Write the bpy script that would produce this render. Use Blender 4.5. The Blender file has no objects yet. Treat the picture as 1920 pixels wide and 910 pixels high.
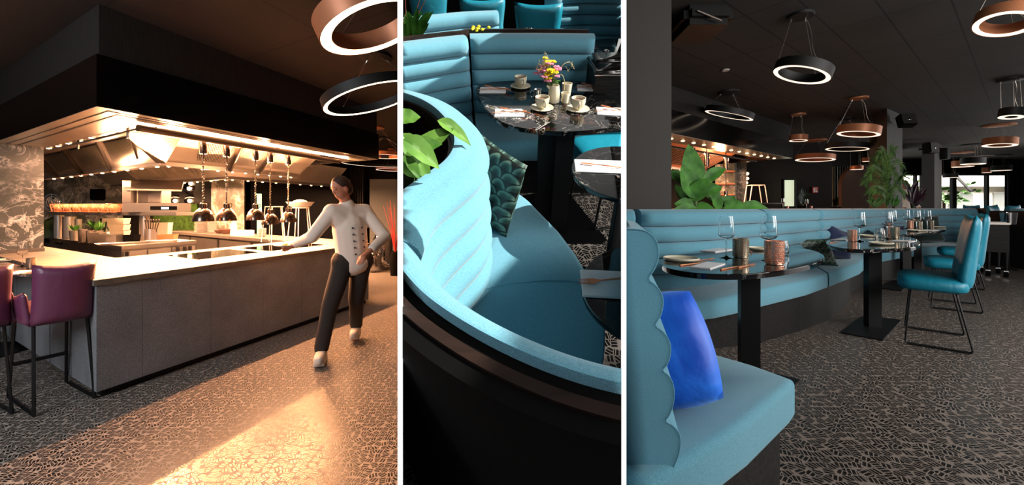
import bpy, bmesh, math, random
from mathutils import Vector, Matrix
random.seed(7)
PI = math.pi
SC = bpy.context.scene
COL = SC.collection

# ------------------------------------------------------------------ camera, sky, sun, big lights, exposure
F, H, CZ = 760.0, 390.0, 1.5                 # focal length in pixels, horizon row, eye height
cd = bpy.data.cameras.new('camera'); cam = bpy.data.objects.new('camera', cd); COL.objects.link(cam)
cd.sensor_width = 36.0; cd.lens = 36.0 * F / 1920.0; cd.shift_y = -(455.0 - H) / 1920.0
cd.clip_start = 0.05; cd.clip_end = 200
cam.location = (0, 0, CZ); cam.rotation_euler = (PI / 2, 0, 0); SC.camera = cam
SC.view_settings.view_transform = 'Standard'; SC.view_settings.look = 'None'
SC.view_settings.gamma = 1.0; SC.view_settings.use_curve_mapping = False
SC.view_settings.exposure = 0.0

def lin(c):
    if isinstance(c, str):
        c = [int(c[i:i + 2], 16) / 255 for i in (0, 2, 4)]
        return tuple(v / 12.92 if v <= .04045 else ((v + .055) / 1.055) ** 2.4 for v in c) + (1,)
    return tuple(c) + (1,) if len(c) == 3 else tuple(c)

wd = bpy.data.worlds.new('sky'); SC.world = wd; wd.use_nodes = True
nt = wd.node_tree; nt.nodes.clear()
wo = nt.nodes.new('ShaderNodeOutputWorld'); bg = nt.nodes.new('ShaderNodeBackground')
tc = nt.nodes.new('ShaderNodeTexCoord'); sx = nt.nodes.new('ShaderNodeSeparateXYZ')
rp = nt.nodes.new('ShaderNodeValToRGB')
rp.color_ramp.elements[0].position = 0.58; rp.color_ramp.elements[0].color = (.11, .115, .125, 1)
rp.color_ramp.elements[1].position = 0.95; rp.color_ramp.elements[1].color = (1.25, 1.22, 1.15, 1)
mr = nt.nodes.new('ShaderNodeMapRange'); mr.inputs[1].default_value = -1; mr.inputs[2].default_value = 1
nt.links.new(tc.outputs['Generated'], sx.inputs[0]); nt.links.new(sx.outputs[1], mr.inputs[0])
nt.links.new(mr.outputs[0], rp.inputs[0]); nt.links.new(rp.outputs[0], bg.inputs[0])
bg.inputs[1].default_value = 1.0; nt.links.new(bg.outputs[0], wo.inputs[0])

def light(kind, name, loc, power, color, target=None, **kw):
    d = bpy.data.lights.new(name, kind); d.energy = power; d.color = color
    for k, v in kw.items(): setattr(d, k, v)
    o = bpy.data.objects.new(name, d); COL.objects.link(o); o.location = loc
    if target is not None:
        o.rotation_euler = (Vector(target) - Vector(loc)).to_track_quat('-Z', 'Y').to_euler()
    return o
# low sun from the side, a little behind the middle bay
light('SUN', 'sun', (8, -1, 8), 11.0, (1.0, .93, .82), target=(8 - .76, -1 + .28, 8 - .62), angle=.012)
# daylight from the window front beside the right bay
light('AREA', 'window_daylight', (5.6, .4, 2.6), 205, (1.0, .95, .9), target=(2.2, 3.2, .6), shape='RECTANGLE', size=3.0, size_y=2.0)
# daylight reaching the bar from the open side
light('AREA', 'bar_daylight', (-3.6, -.6, 2.6), 150, (.93, .96, 1.0), target=(-4.0, 3.4, .5), shape='RECTANGLE', size=2.0, size_y=1.4)

light('AREA', 'front_fill_light', (3.4, -1.6, 2.9), 130, (1.0, .96, .92), target=(3.6, 4.0, .6), shape='RECTANGLE', size=3.0, size_y=1.6)  # added frontal fill for the right bay, no visible source

light('AREA', 'side_window_daylight', (17.5, 8.0, 2.0), 340, (1.0, .97, .94), target=(6, 8.0, 2.2), shape='RECTANGLE', size=9.0, size_y=2.4)

# ------------------------------------------------------------------ coordinates
ALPHA = math.radians(34.0); HP = 1.6          # the middle bay: a tilted platform, seen from HP above its floor
M2 = Matrix.Translation((0, 0, CZ)) @ Matrix.Rotation(ALPHA, 4, 'X') @ Matrix.Translation((0, 0, -HP))
FZ = CZ - 1.06                                # floor of the right bay
def at(px, py, Y): return Vector(((px - 960) / F * Y, Y, CZ + (H - py) / F * Y))
def pz(px, py, z): return at(px, py, F * (CZ - z) / (py - H))
def py_(px, Y, z=0): return Vector(((px - 960) / F * Y, Y, z))
def l2(px, py, z):
    x, y, w = (px - 960) / F, 1.0, (H - py) / F
    yl = y * math.cos(ALPHA) + w * math.sin(ALPHA); zl = -y * math.sin(ALPHA) + w * math.cos(ALPHA)
    t = (z - HP) / zl
    return Vector((x * t, yl * t, z))
def d2(px, py, t):                            # local point at camera depth t
    x, y, w = (px - 960) / F * t, t, (H - py) / F * t
    return Vector((x, y * math.cos(ALPHA) + w * math.sin(ALPHA), HP - y * math.sin(ALPHA) + w * math.cos(ALPHA)))

# ------------------------------------------------------------------ materials
MATS = {}
class NT:
    def __init__(s, name, rough=.5, metal=0, color=(.5, .5, .5), spec=.5):
        s.m = bpy.data.materials.new(name); s.m.use_nodes = True; s.t = s.m.node_tree
        s.b = s.t.nodes['Principled BSDF']; MATS[name] = s.m
        s.b.inputs['Base Color'].default_value = lin(color)
        s.b.inputs['Roughness'].default_value = rough; s.b.inputs['Metallic'].default_value = metal
        s.b.inputs['Specular IOR Level'].default_value = spec
    def n(s, typ, **kw):
        x = s.t.nodes.new('ShaderNode' + typ)
        for k, v in kw.items():
            if k.startswith('i_'): x.inputs[k[2:].replace('_', ' ')].default_value = v
            else: setattr(x, k, v)
        return x
    def l(s, a, b): s.t.links.new(a, b)
    def co(s, kind='Object'): return s.n('TexCoord').outputs[kind]
    def ramp(s, fac, stops, interp='LINEAR'):
        r = s.n('ValToRGB'); e = r.color_ramp; e.interpolation = interp
        while len(e.elements) < len(stops): e.elements.new(.5)
        for q, (p, c) in zip(e.elements, stops): q.position = p; q.color = lin(c)
        s.l(fac, r.inputs[0]); return r.outputs[0]
    def mix(s, fac, a, b, mode='MIX'):
        m = s.n('MixRGB', blend_type=mode)
        for v, k in ((fac, 0), (a, 1), (b, 2)):
            if hasattr(v, 'links'): s.l(v, m.inputs[k])
            elif k == 0: m.inputs[0].default_value = v
            else: m.inputs[k].default_value = lin(v)
        return m.outputs[0]
    def bump(s, h, strength=.3, dist=.002):
        b = s.n('Bump'); b.inputs['Strength'].default_value = strength; b.inputs['Distance'].default_value = dist
        s.l(h, b.inputs['Height']); s.l(b.outputs[0], s.b.inputs['Normal'])
    def math(s, op, a, b=None):
        m = s.n('Math', operation=op)
        for k, v in enumerate((a, b)):
            if v is None: continue
            if hasattr(v, 'links'): s.l(v, m.inputs[k])
            else: m.inputs[k].default_value = v
        return m.outputs[0]
def simple(name, color, rough=.5, metal=0, noise=0, nscale=30, bump=0, spec=.5):
    t = NT(name, rough, metal, color, spec)
    if noise or bump:
        nz = t.n('TexNoise', i_Scale=nscale, i_Detail=5.0); t.l(t.co(), nz.inputs['Vector'])
        if noise:
            c = lin(color); lo = tuple(v * (1 - noise) for v in c[:3]); hi = tuple(min(1, v * (1 + noise)) for v in c[:3])
            t.l(t.ramp(nz.outputs[0], [(.3, lo), (.7, hi)]), t.b.inputs['Base Color'])
        if bump: t.bump(nz.outputs[0], bump)
    return t.m
def fabric(name, c1, c2, scale=1000):
    t = NT(name, .92, spec=.2); t.b.inputs['Sheen Weight'].default_value = .25
    co = t.co(); nz = t.n('TexNoise', i_Scale=float(scale), i_Detail=2.0); t.l(co, nz.inputs['Vector'])
    t.l(t.ramp(nz.outputs[0], [(.38, c1), (.62, c2)]), t.b.inputs['Base Color'])
    n2 = t.n('TexNoise', i_Scale=scale * 1.3); t.l(co, n2.inputs['Vector']); t.bump(n2.outputs[0], .35, .0015)
    return t.m
def leather(name, c, rough=.42):
    t = NT(name, rough, 0, c); co = t.co()
    v = t.n('TexVoronoi', i_Scale=260.0); t.l(co, v.inputs['Vector'])
    n1 = t.n('TexNoise', i_Scale=7.0, i_Detail=3.0, i_Distortion=1.2); t.l(co, n1.inputs['Vector'])
    h = t.math('ADD', t.math('MULTIPLY', v.outputs[0], .03), t.math('MULTIPLY', n1.outputs[0], 1.0))
    t.bump(h, .3, .018); return t.m
def marble(name, base, dark, vein, scale, rough, sharp=.02, warm=None):
    t = NT(name, rough); co = t.co()
    def ridge(sc, w, off, dist=1.6):
        mp = t.n('Mapping'); mp.inputs['Location'].default_value = (off, off * .7, off * 1.3); t.l(co, mp.inputs[0])
        nz = t.n('TexNoise', i_Scale=sc, i_Detail=9.0, i_Roughness=.6, i_Distortion=dist); t.l(mp.outputs[0], nz.inputs['Vector'])
        return t.ramp(t.math('ABSOLUTE', t.math('SUBTRACT', nz.outputs[0], .5)), [(0, (1, 1, 1)), (w * .35, (.55, .55, .55)), (w, (0, 0, 0))])
    n2 = t.n('TexNoise', i_Scale=scale * .9, i_Detail=5.0); t.l(co, n2.inputs['Vector'])
    b = t.ramp(n2.outputs[0], [(.35, dark), (.65, base)])
    gate = t.ramp(n2.outputs[0], [(.47, (.05, .05, .05)), (.6, (1, 1, 1))])
    mm = t.mix(1, gate, t.mix(1, ridge(scale * .55, sharp, 3), ridge(scale * 1.5, sharp * 1.3, 11), 'ADD'), 'MULTIPLY')
    c = t.mix(mm, b, vein)
    if warm: c = t.mix(t.mix(1, ridge(scale * .8, sharp * 1.6, 23), t.ramp(n2.outputs[0], [(.5, (0, 0, 0)), (.6, (.8, .8, .8))]), 'MULTIPLY'), c, warm)
    t.l(c, t.b.inputs['Base Color']); return t.m
def wood(name, c1, c2, scale=(2, 30, 30), rough=.5):
    t = NT(name, rough, spec=.2); mp = t.n('Mapping'); mp.inputs['Scale'].default_value = scale
    t.l(t.co(), mp.inputs[0]); nz = t.n('TexNoise', i_Scale=3.0, i_Detail=6.0, i_Distortion=.6); t.l(mp.outputs[0], nz.inputs['Vector'])
    t.l(t.ramp(nz.outputs[0], [(.35, c1), (.65, c2)]), t.b.inputs['Base Color']); t.bump(nz.outputs[0], .3, .002); return t.m
def emit(name, color, strength):
    t = NT(name, .5, 0, color); t.b.inputs['Emission Color'].default_value = lin(color)
    t.b.inputs['Emission Strength'].default_value = strength; return t.m
def mosaic(name, chip, grout, rough=.32):
    # short stone chips laid three side by side, every little bundle turned its own way
    t = NT(name, rough); co = t.co(); S = 23.0
    v = t.n('TexVoronoi', i_Scale=S, i_Randomness=.62); v.voronoi_dimensions = '2D'; t.l(co, v.inputs['Vector'])
    e = t.n('TexVoronoi', feature='DISTANCE_TO_EDGE', i_Scale=S, i_Randomness=.62); e.voronoi_dimensions = '2D'; t.l(co, e.inputs['Vector'])
    sp = t.n('SeparateColor'); t.l(v.outputs['Color'], sp.inputs[0])
    df = t.n('VectorMath', operation='SUBTRACT'); t.l(co, df.inputs[0]); t.l(v.outputs['Position'], df.inputs[1])
    r = t.n('VectorRotate', rotation_type='Z_AXIS'); t.l(df.outputs[0], r.inputs['Vector']); t.l(t.math('MULTIPLY', sp.outputs[0], 6.2832), r.inputs['Angle'])
    xy = t.n('SeparateXYZ'); t.l(r.outputs[0], xy.inputs[0])
    fr = t.math('FRACT', t.math('ADD', t.math('MULTIPLY', xy.outputs[1], 1 / .0160), .5))
    row = t.math('ABSOLUTE', t.math('SUBTRACT', fr, .5))                 # 0 on a chip's axis, .5 in the joint
    jr = t.ramp(row, [(.35, (0, 0, 0)), (.40, (1, 1, 1))])
    ju = t.ramp(t.math('ABSOLUTE', xy.outputs[0]), [(.0185, (0, 0, 0)), (.020, (1, 1, 1))])
    edge = t.ramp(e.outputs[0], [(.028, (1, 1, 1)), (.045, (0, 0, 0))])
    mo = t.mix(1, t.mix(1, jr, ju, 'LIGHTEN'), edge, 'LIGHTEN')
    nz = t.n('TexNoise', i_Scale=55.0, i_Detail=2.0); t.l(co, nz.inputs['Vector'])
    cc = lin(chip)[:3]
    chipc = t.ramp(nz.outputs[0], [(.35, tuple(x * .5 for x in cc)), (.65, tuple(x * 1.7 for x in cc))])
    t.l(t.mix(mo, chipc, grout), t.b.inputs['Base Color'])
    t.l(t.ramp(mo, [(0, (rough, rough, rough)), (1, (.8, .8, .8))]), t.b.inputs['Roughness'])
    inv = t.math('SUBTRACT', 1.0, mo); t.bump(inv, .4, .002); return t.m
def grid_lines(name, color, line, v1, v2, rough=.8, w=.008):
    # panels laid along two floor directions v1, v2
    t = NT(name, rough); co = t.co()
    d = v1[0] * v2[1] - v1[1] * v2[0]
    rows = [(v2[1] / d, -v2[0] / d, 0), (-v1[1] / d, v1[0] / d, 0)]
    outs = []
    for i, rw in enumerate(rows):
        vm = t.n('VectorMath', operation='DOT_PRODUCT'); t.l(co, vm.inputs[0]); vm.inputs[1].default_value = rw
        fr = t.math('FRACT', vm.outputs['Value'])
        k = w * math.hypot(*rw[:2])
        outs.append(t.math('LESS_THAN', fr, k))
    mx = t.math('MAXIMUM', outs[0], outs[1])
    nz = t.n('TexNoise', i_Scale=1.3); t.l(co, nz.inputs['Vector']); c = lin(color)[:3]
    base = t.ramp(nz.outputs[0], [(.3, tuple(x * .85 for x in c)), (.7, tuple(x * 1.15 for x in c))])
    t.l(t.mix(mx, base, line), t.b.inputs['Base Color']); return t.m
def glass(name, tint=(1, 1, 1), ior=1.45, rough=0.0):
    t = NT(name, rough, 0, tint); t.b.inputs['Transmission Weight'].default_value = 1; t.b.inputs['IOR'].default_value = ior
    return t.m

fabric('blue_fabric', '387286', '72aabd'); fabric('navy_fabric', '141d38', '222c4c', 300); fabric('green_fabric', '0e1f1e', '18302d', 300)
fabric('mauve_fabric', '2e3450', '444c6c', 300)
leather('teal_leather', '0a7890', .48); leather('plum_leather', '5e2d49', .42)
simple('black_metal', '0a0a0b', .45, 0.0, bump=.05, nscale=200, spec=.25); simple('black_paint', '0a0a0a', .6)
simple('dark_interior', '030303', .9, spec=.1); simple('pillar_paint', '33302c', .75, noise=.06, nscale=2)
wood('black_wood', '0c0b0b', '1d1b1b'); wood('smoked_panel', '1d1b19', '262320', (40, 40, 2), .7)
wood('brown_edge', '1d1512', '2a1e19', (2, 8, 8), .4)
simple('gloss_black', '050404', .16, spec=.5)
simple('copper', 'c07c56', .42, .3, noise=.08, nscale=4); simple('copper_shiny', 'f2b89c', .27, .9)
simple('pewter', 'b3a48f', .27, .95); simple('wire_metal', 'b3a89e', .3, 1.0); simple('chrome', 'd8d8d8', .12, 1.0)
simple('steel', 'b9b2a8', .3, .9, noise=.08, nscale=3); simple('steel_matte', 'a09a92', .45, .8, noise=.1, nscale=4)
simple('steel_dark', '554f49', .38, .85); simple('lamp_metal', '6b5a50', .24, 1.0)
marble('black_marble', '0b0b0c', '050506', 'd8d2ca', 2.2, .06, .005, warm='8a4c34')
marble('green_marble', '5d605a', '3c413c', 'd9d6cc', 2.6, .25, .022)
marble('kitchen_marble', '8a8a78', '5b5c4e', 'efe9d8', 2.6, .3, .05)
simple('worktop', '766b5d', .55, noise=.28, nscale=9, bump=.1); simple('worktop_edge', '5f574d', .6, noise=.2, nscale=20)
simple('ceramic', 'cfc6ae', .35, noise=.05, nscale=8); simple('white_ceramic', 'e9e4dc', .3); simple('paper', 'dfe1e3', .7)
simple('white_trim', 'ffffff', .6); simple('jacket_white', 'e6d5c6', .85, bump=.2, nscale=14); simple('dark_cloth', '2a2320', .9)
simple('skin', 'b9785c', .55); simple('hair', '33190f', .7); simple('clog', 'e0d2c0', .5)
simple('terracotta', '6d4a3a', .8); simple('soil', '17110d', .95, bump=.4); simple('basket', 'a9744c', .8, bump=.5, nscale=90)
simple('red_sign', 'b8241e', .5); simple('sign_white', 'f2efe8', .5); simple('tag_white', 'e8e8e8', .7)
simple('grout_edge', '6b635b', .8); simple('rose_ledge', '8a5a55', .6)
glass('clear_glass', (1, 1, 1), 1.35); glass('pane_glass', (.95, .97, .97), 1.02)
simple('induction_glass', '0a0807', .05, spec=.6); simple('wine', '2c0c0c', .2); simple('olive_bottle', '23301c', .12)
emit('lamp_glow', (1.0, .80, .62), 1.5); emit('lamp_glow_near', (1.0, .70, .42), 8.0); emit('bulb_glow', (1.0, .60, .30), 14.0); emit('heat_glow', (1.0, .66, .34), 14.0)
emit('white_glow', (1, 1, 1), 1.05); emit('display', (.3, .55, 1.0), 2.0)  # first one: emission that keeps the divider edges white, no lamp there
def speckled_panel():
    t = NT('counter_cladding', .75); co = t.co()
    a = t.n('TexNoise', i_Scale=230.0, i_Detail=4.0); t.l(co, a.inputs['Vector'])
    b = t.n('TexNoise', i_Scale=3.0, i_Detail=3.0); t.l(co, b.inputs['Vector'])
    c1 = t.ramp(a.outputs[0], [(.35, '56585a'), (.65, '93959a')]); c2 = t.ramp(b.outputs[0], [(.3, (.7, .7, .7)), (.7, (1, 1, 1))])
    t.l(t.mix(1, c1, c2, 'MULTIPLY'), t.b.inputs['Base Color']); t.bump(a.outputs[0], .5, .003)
speckled_panel()
def velvet():
    t = NT('blue_velvet', .5, 0, '0a4fc4'); t.b.inputs['Sheen Weight'].default_value = .25; t.b.inputs['Sheen Tint'].default_value = (.3, .6, 1, 1)
    n1 = t.n('TexNoise', i_Scale=5.0, i_Detail=3.0, i_Distortion=1.6); t.l(t.co(), n1.inputs['Vector'])
    t.l(t.ramp(n1.outputs[0], [(.35, '0a55d2'), (.65, '1c78f2')]), t.b.inputs['Base Color']); t.bump(n1.outputs[0], .5, .02)
velvet()
def scale_print(name, c_dark, c_mid, c_light, sc=9.0):
    # overlapping scallops
    t = NT(name, .5); co = t.co(); sp = t.n('SeparateXYZ'); t.l(co, sp.inputs[0])
    u = t.math('MULTIPLY', sp.outputs[0], sc); v = t.math('MULTIPLY', sp.outputs[2], sc * 1.9)
    row = t.math('FLOOR', v); off = t.math('MULTIPLY', t.math('MODULO', t.math('ABSOLUTE', row), 2.0), .5)
    fu = t.math('SUBTRACT', t.math('FRACT', t.math('ADD', u, off)), .5); fv = t.math('FRACT', v)
    # distance from the lower middle of each cell
    r = t.math('SQRT', t.math('ADD', t.math('POWER', t.math('ABSOLUTE', t.math('MULTIPLY', fu, 1.9)), 2.0), t.math('POWER', fv, 2.0)))
    c = t.ramp(r, [(.0, c_dark), (.45, c_mid), (.8, c_light), (.93, c_dark)])
    t.l(c, t.b.inputs['Base Color'])
    t.bump(r, .5, .01)
scale_print('scale_fabric', '07100d', '1d3a33', '56776a', 13); scale_print('scale_fabric_small', '0a120e', '1b3328', '54705e', 17)
def leafmat(name, c1, c2, rough=.38):
    t = NT(name, rough, 0, c1); nz = t.n('TexNoise', i_Scale=9.0, i_Detail=3.0); t.l(t.co(), nz.inputs['Vector'])
    t.l(t.ramp(nz.outputs[0], [(.35, c1), (.65, c2)]), t.b.inputs['Base Color']); t.b.inputs['Specular IOR Level'].default_value = .18
leafmat('leaf_green', '2a561c', '4a8530', .5); leafmat('leaf_light', '31591c', '5c8436', .5); leafmat('leaf_dark', '122016', '1f3522'); leafmat('leaf_plum', '2a1420', '40212c')
leafmat('moss', '243a12', '3a5a1e', .95); leafmat('palm_green', '35552a', '668a45', .5); simple('stem_green', '5d7440', .6); simple('stem_red', '7a3a2c', .6)
simple('petal_yellow', 'e8d21a', .6); simple('petal_pink', 'd9829f', .6); simple('petal_orange', 'e09a3a', .6); simple('straw', 'b8a878', .7)
simple('facade', 'd8d2c6', .8, noise=.1, nscale=.5); simple('facade_dark', '7d7c78', .5); simple('curtain', '12161a', .9, noise=.3, nscale=8)
mosaic('mosaic_floor', '100e0c', '9a9086'); mosaic('mosaic_floor_bay', '1a1614', '74685f')
grid_lines('bar_ceiling', '241c18', '060505', (.302 * 1.15, 1.15), (-1.737 * .7, .7), w=.02)
grid_lines('bay_ceiling', '38332f', '0c0b0b', (.907, .711), (-.29, .36), w=.016)
def ringed():
    t = NT('lattice_pewter', .22, 1.0, '9c8d7e'); b = t.n('TexBrick'); b.inputs['Scale'].default_value = 1.0
    b.inputs['Brick Width'].default_value = .16; b.inputs['Row Height'].default_value = .08; b.inputs['Mortar Size'].default_value = .02
    t.l(t.co('UV'), b.inputs['Vector']); t.bump(b.outputs['Fac'], 1.0, .01)
# ------------------------------------------------------------------ mesh helpers
BAY = ['']                                    # which bay new objects stand in: bar / middle / right
class MB:
    def __init__(s): s.v = []; s.f = []; s.mi = []; s.k = 0; s.uv = None
    def add(s, vs, fs, M=None):
        n = len(s.v)
        s.v += [tuple(M @ Vector(p)) if M else tuple(p) for p in vs]
        s.f += [tuple(i + n for i in f) for f in fs]; s.mi += [s.k] * len(fs); return s
    def box(s, x0, x1, y0, y1, z0, z1, M=None):
        return s.add([(x, y, z) for x in (x0, x1) for y in (y0, y1) for z in (z0, z1)],
                     [(0, 1, 3, 2), (4, 6, 7, 5), (0, 4, 5, 1), (2, 3, 7, 6), (0, 2, 6, 4), (1, 5, 7, 3)], M)
    def prism(s, pts, z0, z1, M=None):
        n = len(pts)
        return s.add([(p[0], p[1], z0) for p in pts] + [(p[0], p[1], z1) for p in pts],
                     [tuple(range(n - 1, -1, -1)), tuple(range(n, 2 * n))] + [(i, (i + 1) % n, (i + 1) % n + n, i + n) for i in range(n)], M)
    def lathe(s, prof, n=24, M=None, caps=True):
        vs = []; fs = []
        for r, z in prof:
            for i in range(n):
                a = 2 * PI * i / n; vs.append((r * math.cos(a), r * math.sin(a), z))
        for j in range(len(prof) - 1):
            for i in range(n):
                k = (i + 1) % n; fs.append((j * n + i, j * n + k, (j + 1) * n + k, (j + 1) * n + i))
        if caps:
            fs.append(tuple(range(n - 1, -1, -1))); m = (len(prof) - 1) * n; fs.append(tuple(range(m, m + n)))
        return s.add(vs, fs, M)
    def tube(s, pts, r, n=8, close=False):
        pts = [Vector(p) for p in pts]; m = len(pts); vs = []; fs = []; up = None
        for i, p in enumerate(pts):
            a = pts[(i - 1) % m] if (i > 0 or close) else p; b = pts[(i + 1) % m] if (i < m - 1 or close) else p
            d = (b - a).normalized()
            if up is None: up = Vector((0, 0, 1)) if abs(d.z) < .9 else Vector((1, 0, 0))
            x = d.cross(up).normalized(); y = x.cross(d).normalized(); up = y
            rr = r[i] if isinstance(r, (list, tuple)) else r
            for k in range(n):
                t = 2 * PI * k / n; vs.append(p + x * math.cos(t) * rr + y * math.sin(t) * rr)
        for i in range(m if close else m - 1):
            j = (i + 1) % m
            for k in range(n):
                l = (k + 1) % n; fs.append((i * n + k, i * n + l, j * n + l, j * n + k))
        if not close: fs += [tuple(range(n - 1, -1, -1)), tuple(range((m - 1) * n, m * n))]
        return s.add(vs, fs)
    def ell(s, c, r, n=16, e1=1.0, e2=1.0, M=None):
        vs = []; fs = []; m = n // 2; sg = lambda v, e: math.copysign(abs(v) ** e, v)
        for j in range(m + 1):
            ph = -PI / 2 + PI * j / m
            for i in range(n):
                th = 2 * PI * i / n
                vs.append((c[0] + r[0] * sg(math.cos(ph), e1) * sg(math.cos(th), e2), c[1] + r[1] * sg(math.cos(ph), e1) * sg(math.sin(th), e2), c[2] + r[2] * sg(math.sin(ph), e1)))
        for j in range(m):
            for i in range(n):
                k = (i + 1) % n; fs.append((j * n + i, j * n + k, (j + 1) * n + k, (j + 1) * n + i))
        return s.add(vs, fs, M)
    def cap(s, a, b, ra, rb, n=14):            # tapered capsule
        a = Vector(a); b = Vector(b); s.tube([a, b], [ra, rb], n); s.ell(a, (ra,) * 3, n); s.ell(b, (rb,) * 3, n); return s
    def quad(s, a, b, c, d): return s.add([a, b, c, d], [(0, 1, 2, 3)])
    def slab(s, pts, n, t):                    # flat polygon with thickness t along n
        n = Vector(n).normalized() * t; k = len(pts); pts = [Vector(p) for p in pts]
        return s.add(pts + [p + n for p in pts], [tuple(range(k)), tuple(range(2 * k - 1, k - 1, -1))] + [(i, i + k, (i + 1) % k + k, (i + 1) % k) for i in range(k)])
    def build(s, name, m, parent=None, smooth=True, bev=0, ang=35):
        me = bpy.data.meshes.new(name); me.from_pydata([tuple(p) for p in s.v], [], s.f)
        ms = m if isinstance(m, (list, tuple)) else [m]
        for q in ms: me.materials.append(MATS[q])
        if len(ms) > 1: me.polygons.foreach_set('material_index', s.mi)
        bm = bmesh.new(); bm.from_mesh(me); bmesh.ops.recalc_face_normals(bm, faces=bm.faces)
        if bev:
            es = [e for e in bm.edges if len(e.link_faces) == 2 and e.calc_face_angle(0) > .6]
            bmesh.ops.bevel(bm, geom=es, offset=bev, segments=2, affect='EDGES', clamp_overlap=True)
        bm.to_mesh(me); bm.free()
        if smooth: me.polygons.foreach_set('use_smooth', [True] * len(me.polygons)); me.set_sharp_from_angle(angle=math.radians(ang))
        o = bpy.data.objects.new(name, me); COL.objects.link(o); o.parent = parent
        if parent is None: o['_bay'] = BAY[0]
        return o
def subsurf(o, lv=2):
    m = o.modifiers.new('s', 'SUBSURF'); m.levels = lv; m.render_levels = lv; return freeze(o)
def freeze(o):
    bpy.context.view_layer.update(); dg = bpy.context.evaluated_depsgraph_get()
    me = bpy.data.meshes.new_from_object(o.evaluated_get(dg)); old = o.data; o.modifiers.clear(); o.data = me
    me.polygons.foreach_set('use_smooth', [True] * len(me.polygons)); bpy.data.meshes.remove(old); return o
def fuse(o, vox=.012, it=4):
    m = o.modifiers.new('r', 'REMESH'); m.mode = 'VOXEL'; m.voxel_size = vox; m.use_smooth_shade = True
    k = o.modifiers.new('k', 'SMOOTH'); k.iterations = it; k.factor = .6; return freeze(o)
def tag(o, label, cat, group=None, kind=None):
    o['label'] = label; o['category'] = cat
    if group: o['group'] = group
    if kind: o['kind'] = kind
    return o
def thing(name, label, cat, loc=(0, 0, 0), rz=0, group=None, scale=None):
    o = bpy.data.objects.new(name, None); COL.objects.link(o); o.empty_display_size = .05
    o.location = loc; o.rotation_euler = (0, 0, rz); o['_bay'] = BAY[0]
    if scale: o.scale = scale
    return tag(o, label, cat, group)
def struct(o): o['kind'] = 'structure'; return o
def dup(root, loc, rz, label=None, group=None, scale=None):
    r = root.copy(); COL.objects.link(r); r.location = loc; r.rotation_euler = (0, 0, rz); r['_bay'] = BAY[0]
    if scale: r.scale = scale
    if label: r['label'] = label
    if group: r['group'] = group
    for ch in list(root.children):
        c = ch.copy(); COL.objects.link(c); c.parent = r
        for g in list(ch.children):
            d = g.copy(); COL.objects.link(d); d.parent = c
    return r
def rz_to(p): return -math.atan2(p[0], p[1])      # turn local +y away from the viewer's side
def chaikin(p, it=2, closed=True):
    p = [Vector(q) for q in p]
    for _ in range(it):
        q = []; n = len(p)
        for i in range(n if closed else n - 1):
            a, b = p[i], p[(i + 1) % n]; q += [a * .75 + b * .25, a * .25 + b * .75]
        p = q if closed else [p[0]] + q + [p[-1]]
    return p
def bent(p, r=.03, n=4):                       # polyline with rounded corners
    p = [Vector(q) for q in p]; out = [p[0]]
    for a, b, c in zip(p, p[1:], p[2:]):
        u = b + (a - b).normalized() * r; v = b + (c - b).normalized() * r
        out += [u.lerp(b, t).lerp(b.lerp(v, t), t) for t in [i / n for i in range(n + 1)]]
    return out + [p[-1]]
def resample(p, n):
    p = [Vector(q[:2]) for q in p]; L = [0]
    for a, b in zip(p, p[1:]): L.append(L[-1] + (b - a).length)
    out = []; j = 0
    for i in range(n):
        t = L[-1] * i / (n - 1)
        while j < len(L) - 2 and L[j + 1] < t: j += 1
        u = (t - L[j]) / max(1e-6, L[j + 1] - L[j]); out.append(p[j].lerp(p[j + 1], min(1, max(0, u))))
    return out
def normals2(p):
    out = []
    for i in range(len(p)):
        d = (p[min(i + 1, len(p) - 1)] - p[max(i - 1, 0)]).normalized(); out.append(Vector((-d.y, d.x)))
    return out
def roll_back(name, path, z0, z1, n, side, parent, thick=.10, bulge=.045, mat='blue_fabric', steps=40, samples=8, ends=True, ex=.8):
    # channel tufted backrest swept along a curve; side = +1 / -1 picks which flank carries the rolls
    p = resample(path, steps); nn = normals2(p); h = (z1 - z0) / n; mb = MB(); prof = []
    for r in range(n):
        for q in range(samples):
            a = PI * q / samples; prof.append((.5 - .5 * math.cos(a), math.sin(a), r))
    row = [(z0 + h * (r + u), b) for u, b, r in prof] + [(z1, 0.0)]
    K = len(row) + 4; vs = []
    for i, (c, m) in enumerate(zip(p, nn)):
        e = 1.0
        if ends:
            t = min(i, steps - 1 - i) / (steps - 1) * sum((b - a).length for a, b in zip(p, p[1:])); e = min(1, math.sqrt(max(0, 1 - (1 - min(1, t / .03)) ** 2)) * .7 + .3)
        for z, b in row:
            q = c + m * side * bulge * (b ** ex) * e; vs.append((q.x, q.y, z))
        for dx, z in ((.25, z1 + .012), (.8, z1 + .012), (1, z1), (1, z0)):
            q = c - m * side * thick * dx; vs.append((q.x, q.y, z))
    fs = []
    for i in range(steps - 1):
        for k in range(K): l = (k + 1) % K; fs.append((i * K + k, i * K + l, (i + 1) * K + l, (i + 1) * K + k))
    fs += [tuple(range(K - 1, -1, -1)), tuple(range((steps - 1) * K, steps * K))]
    return mb.add(vs, fs).build(name, mat, parent, ang=50)
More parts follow.
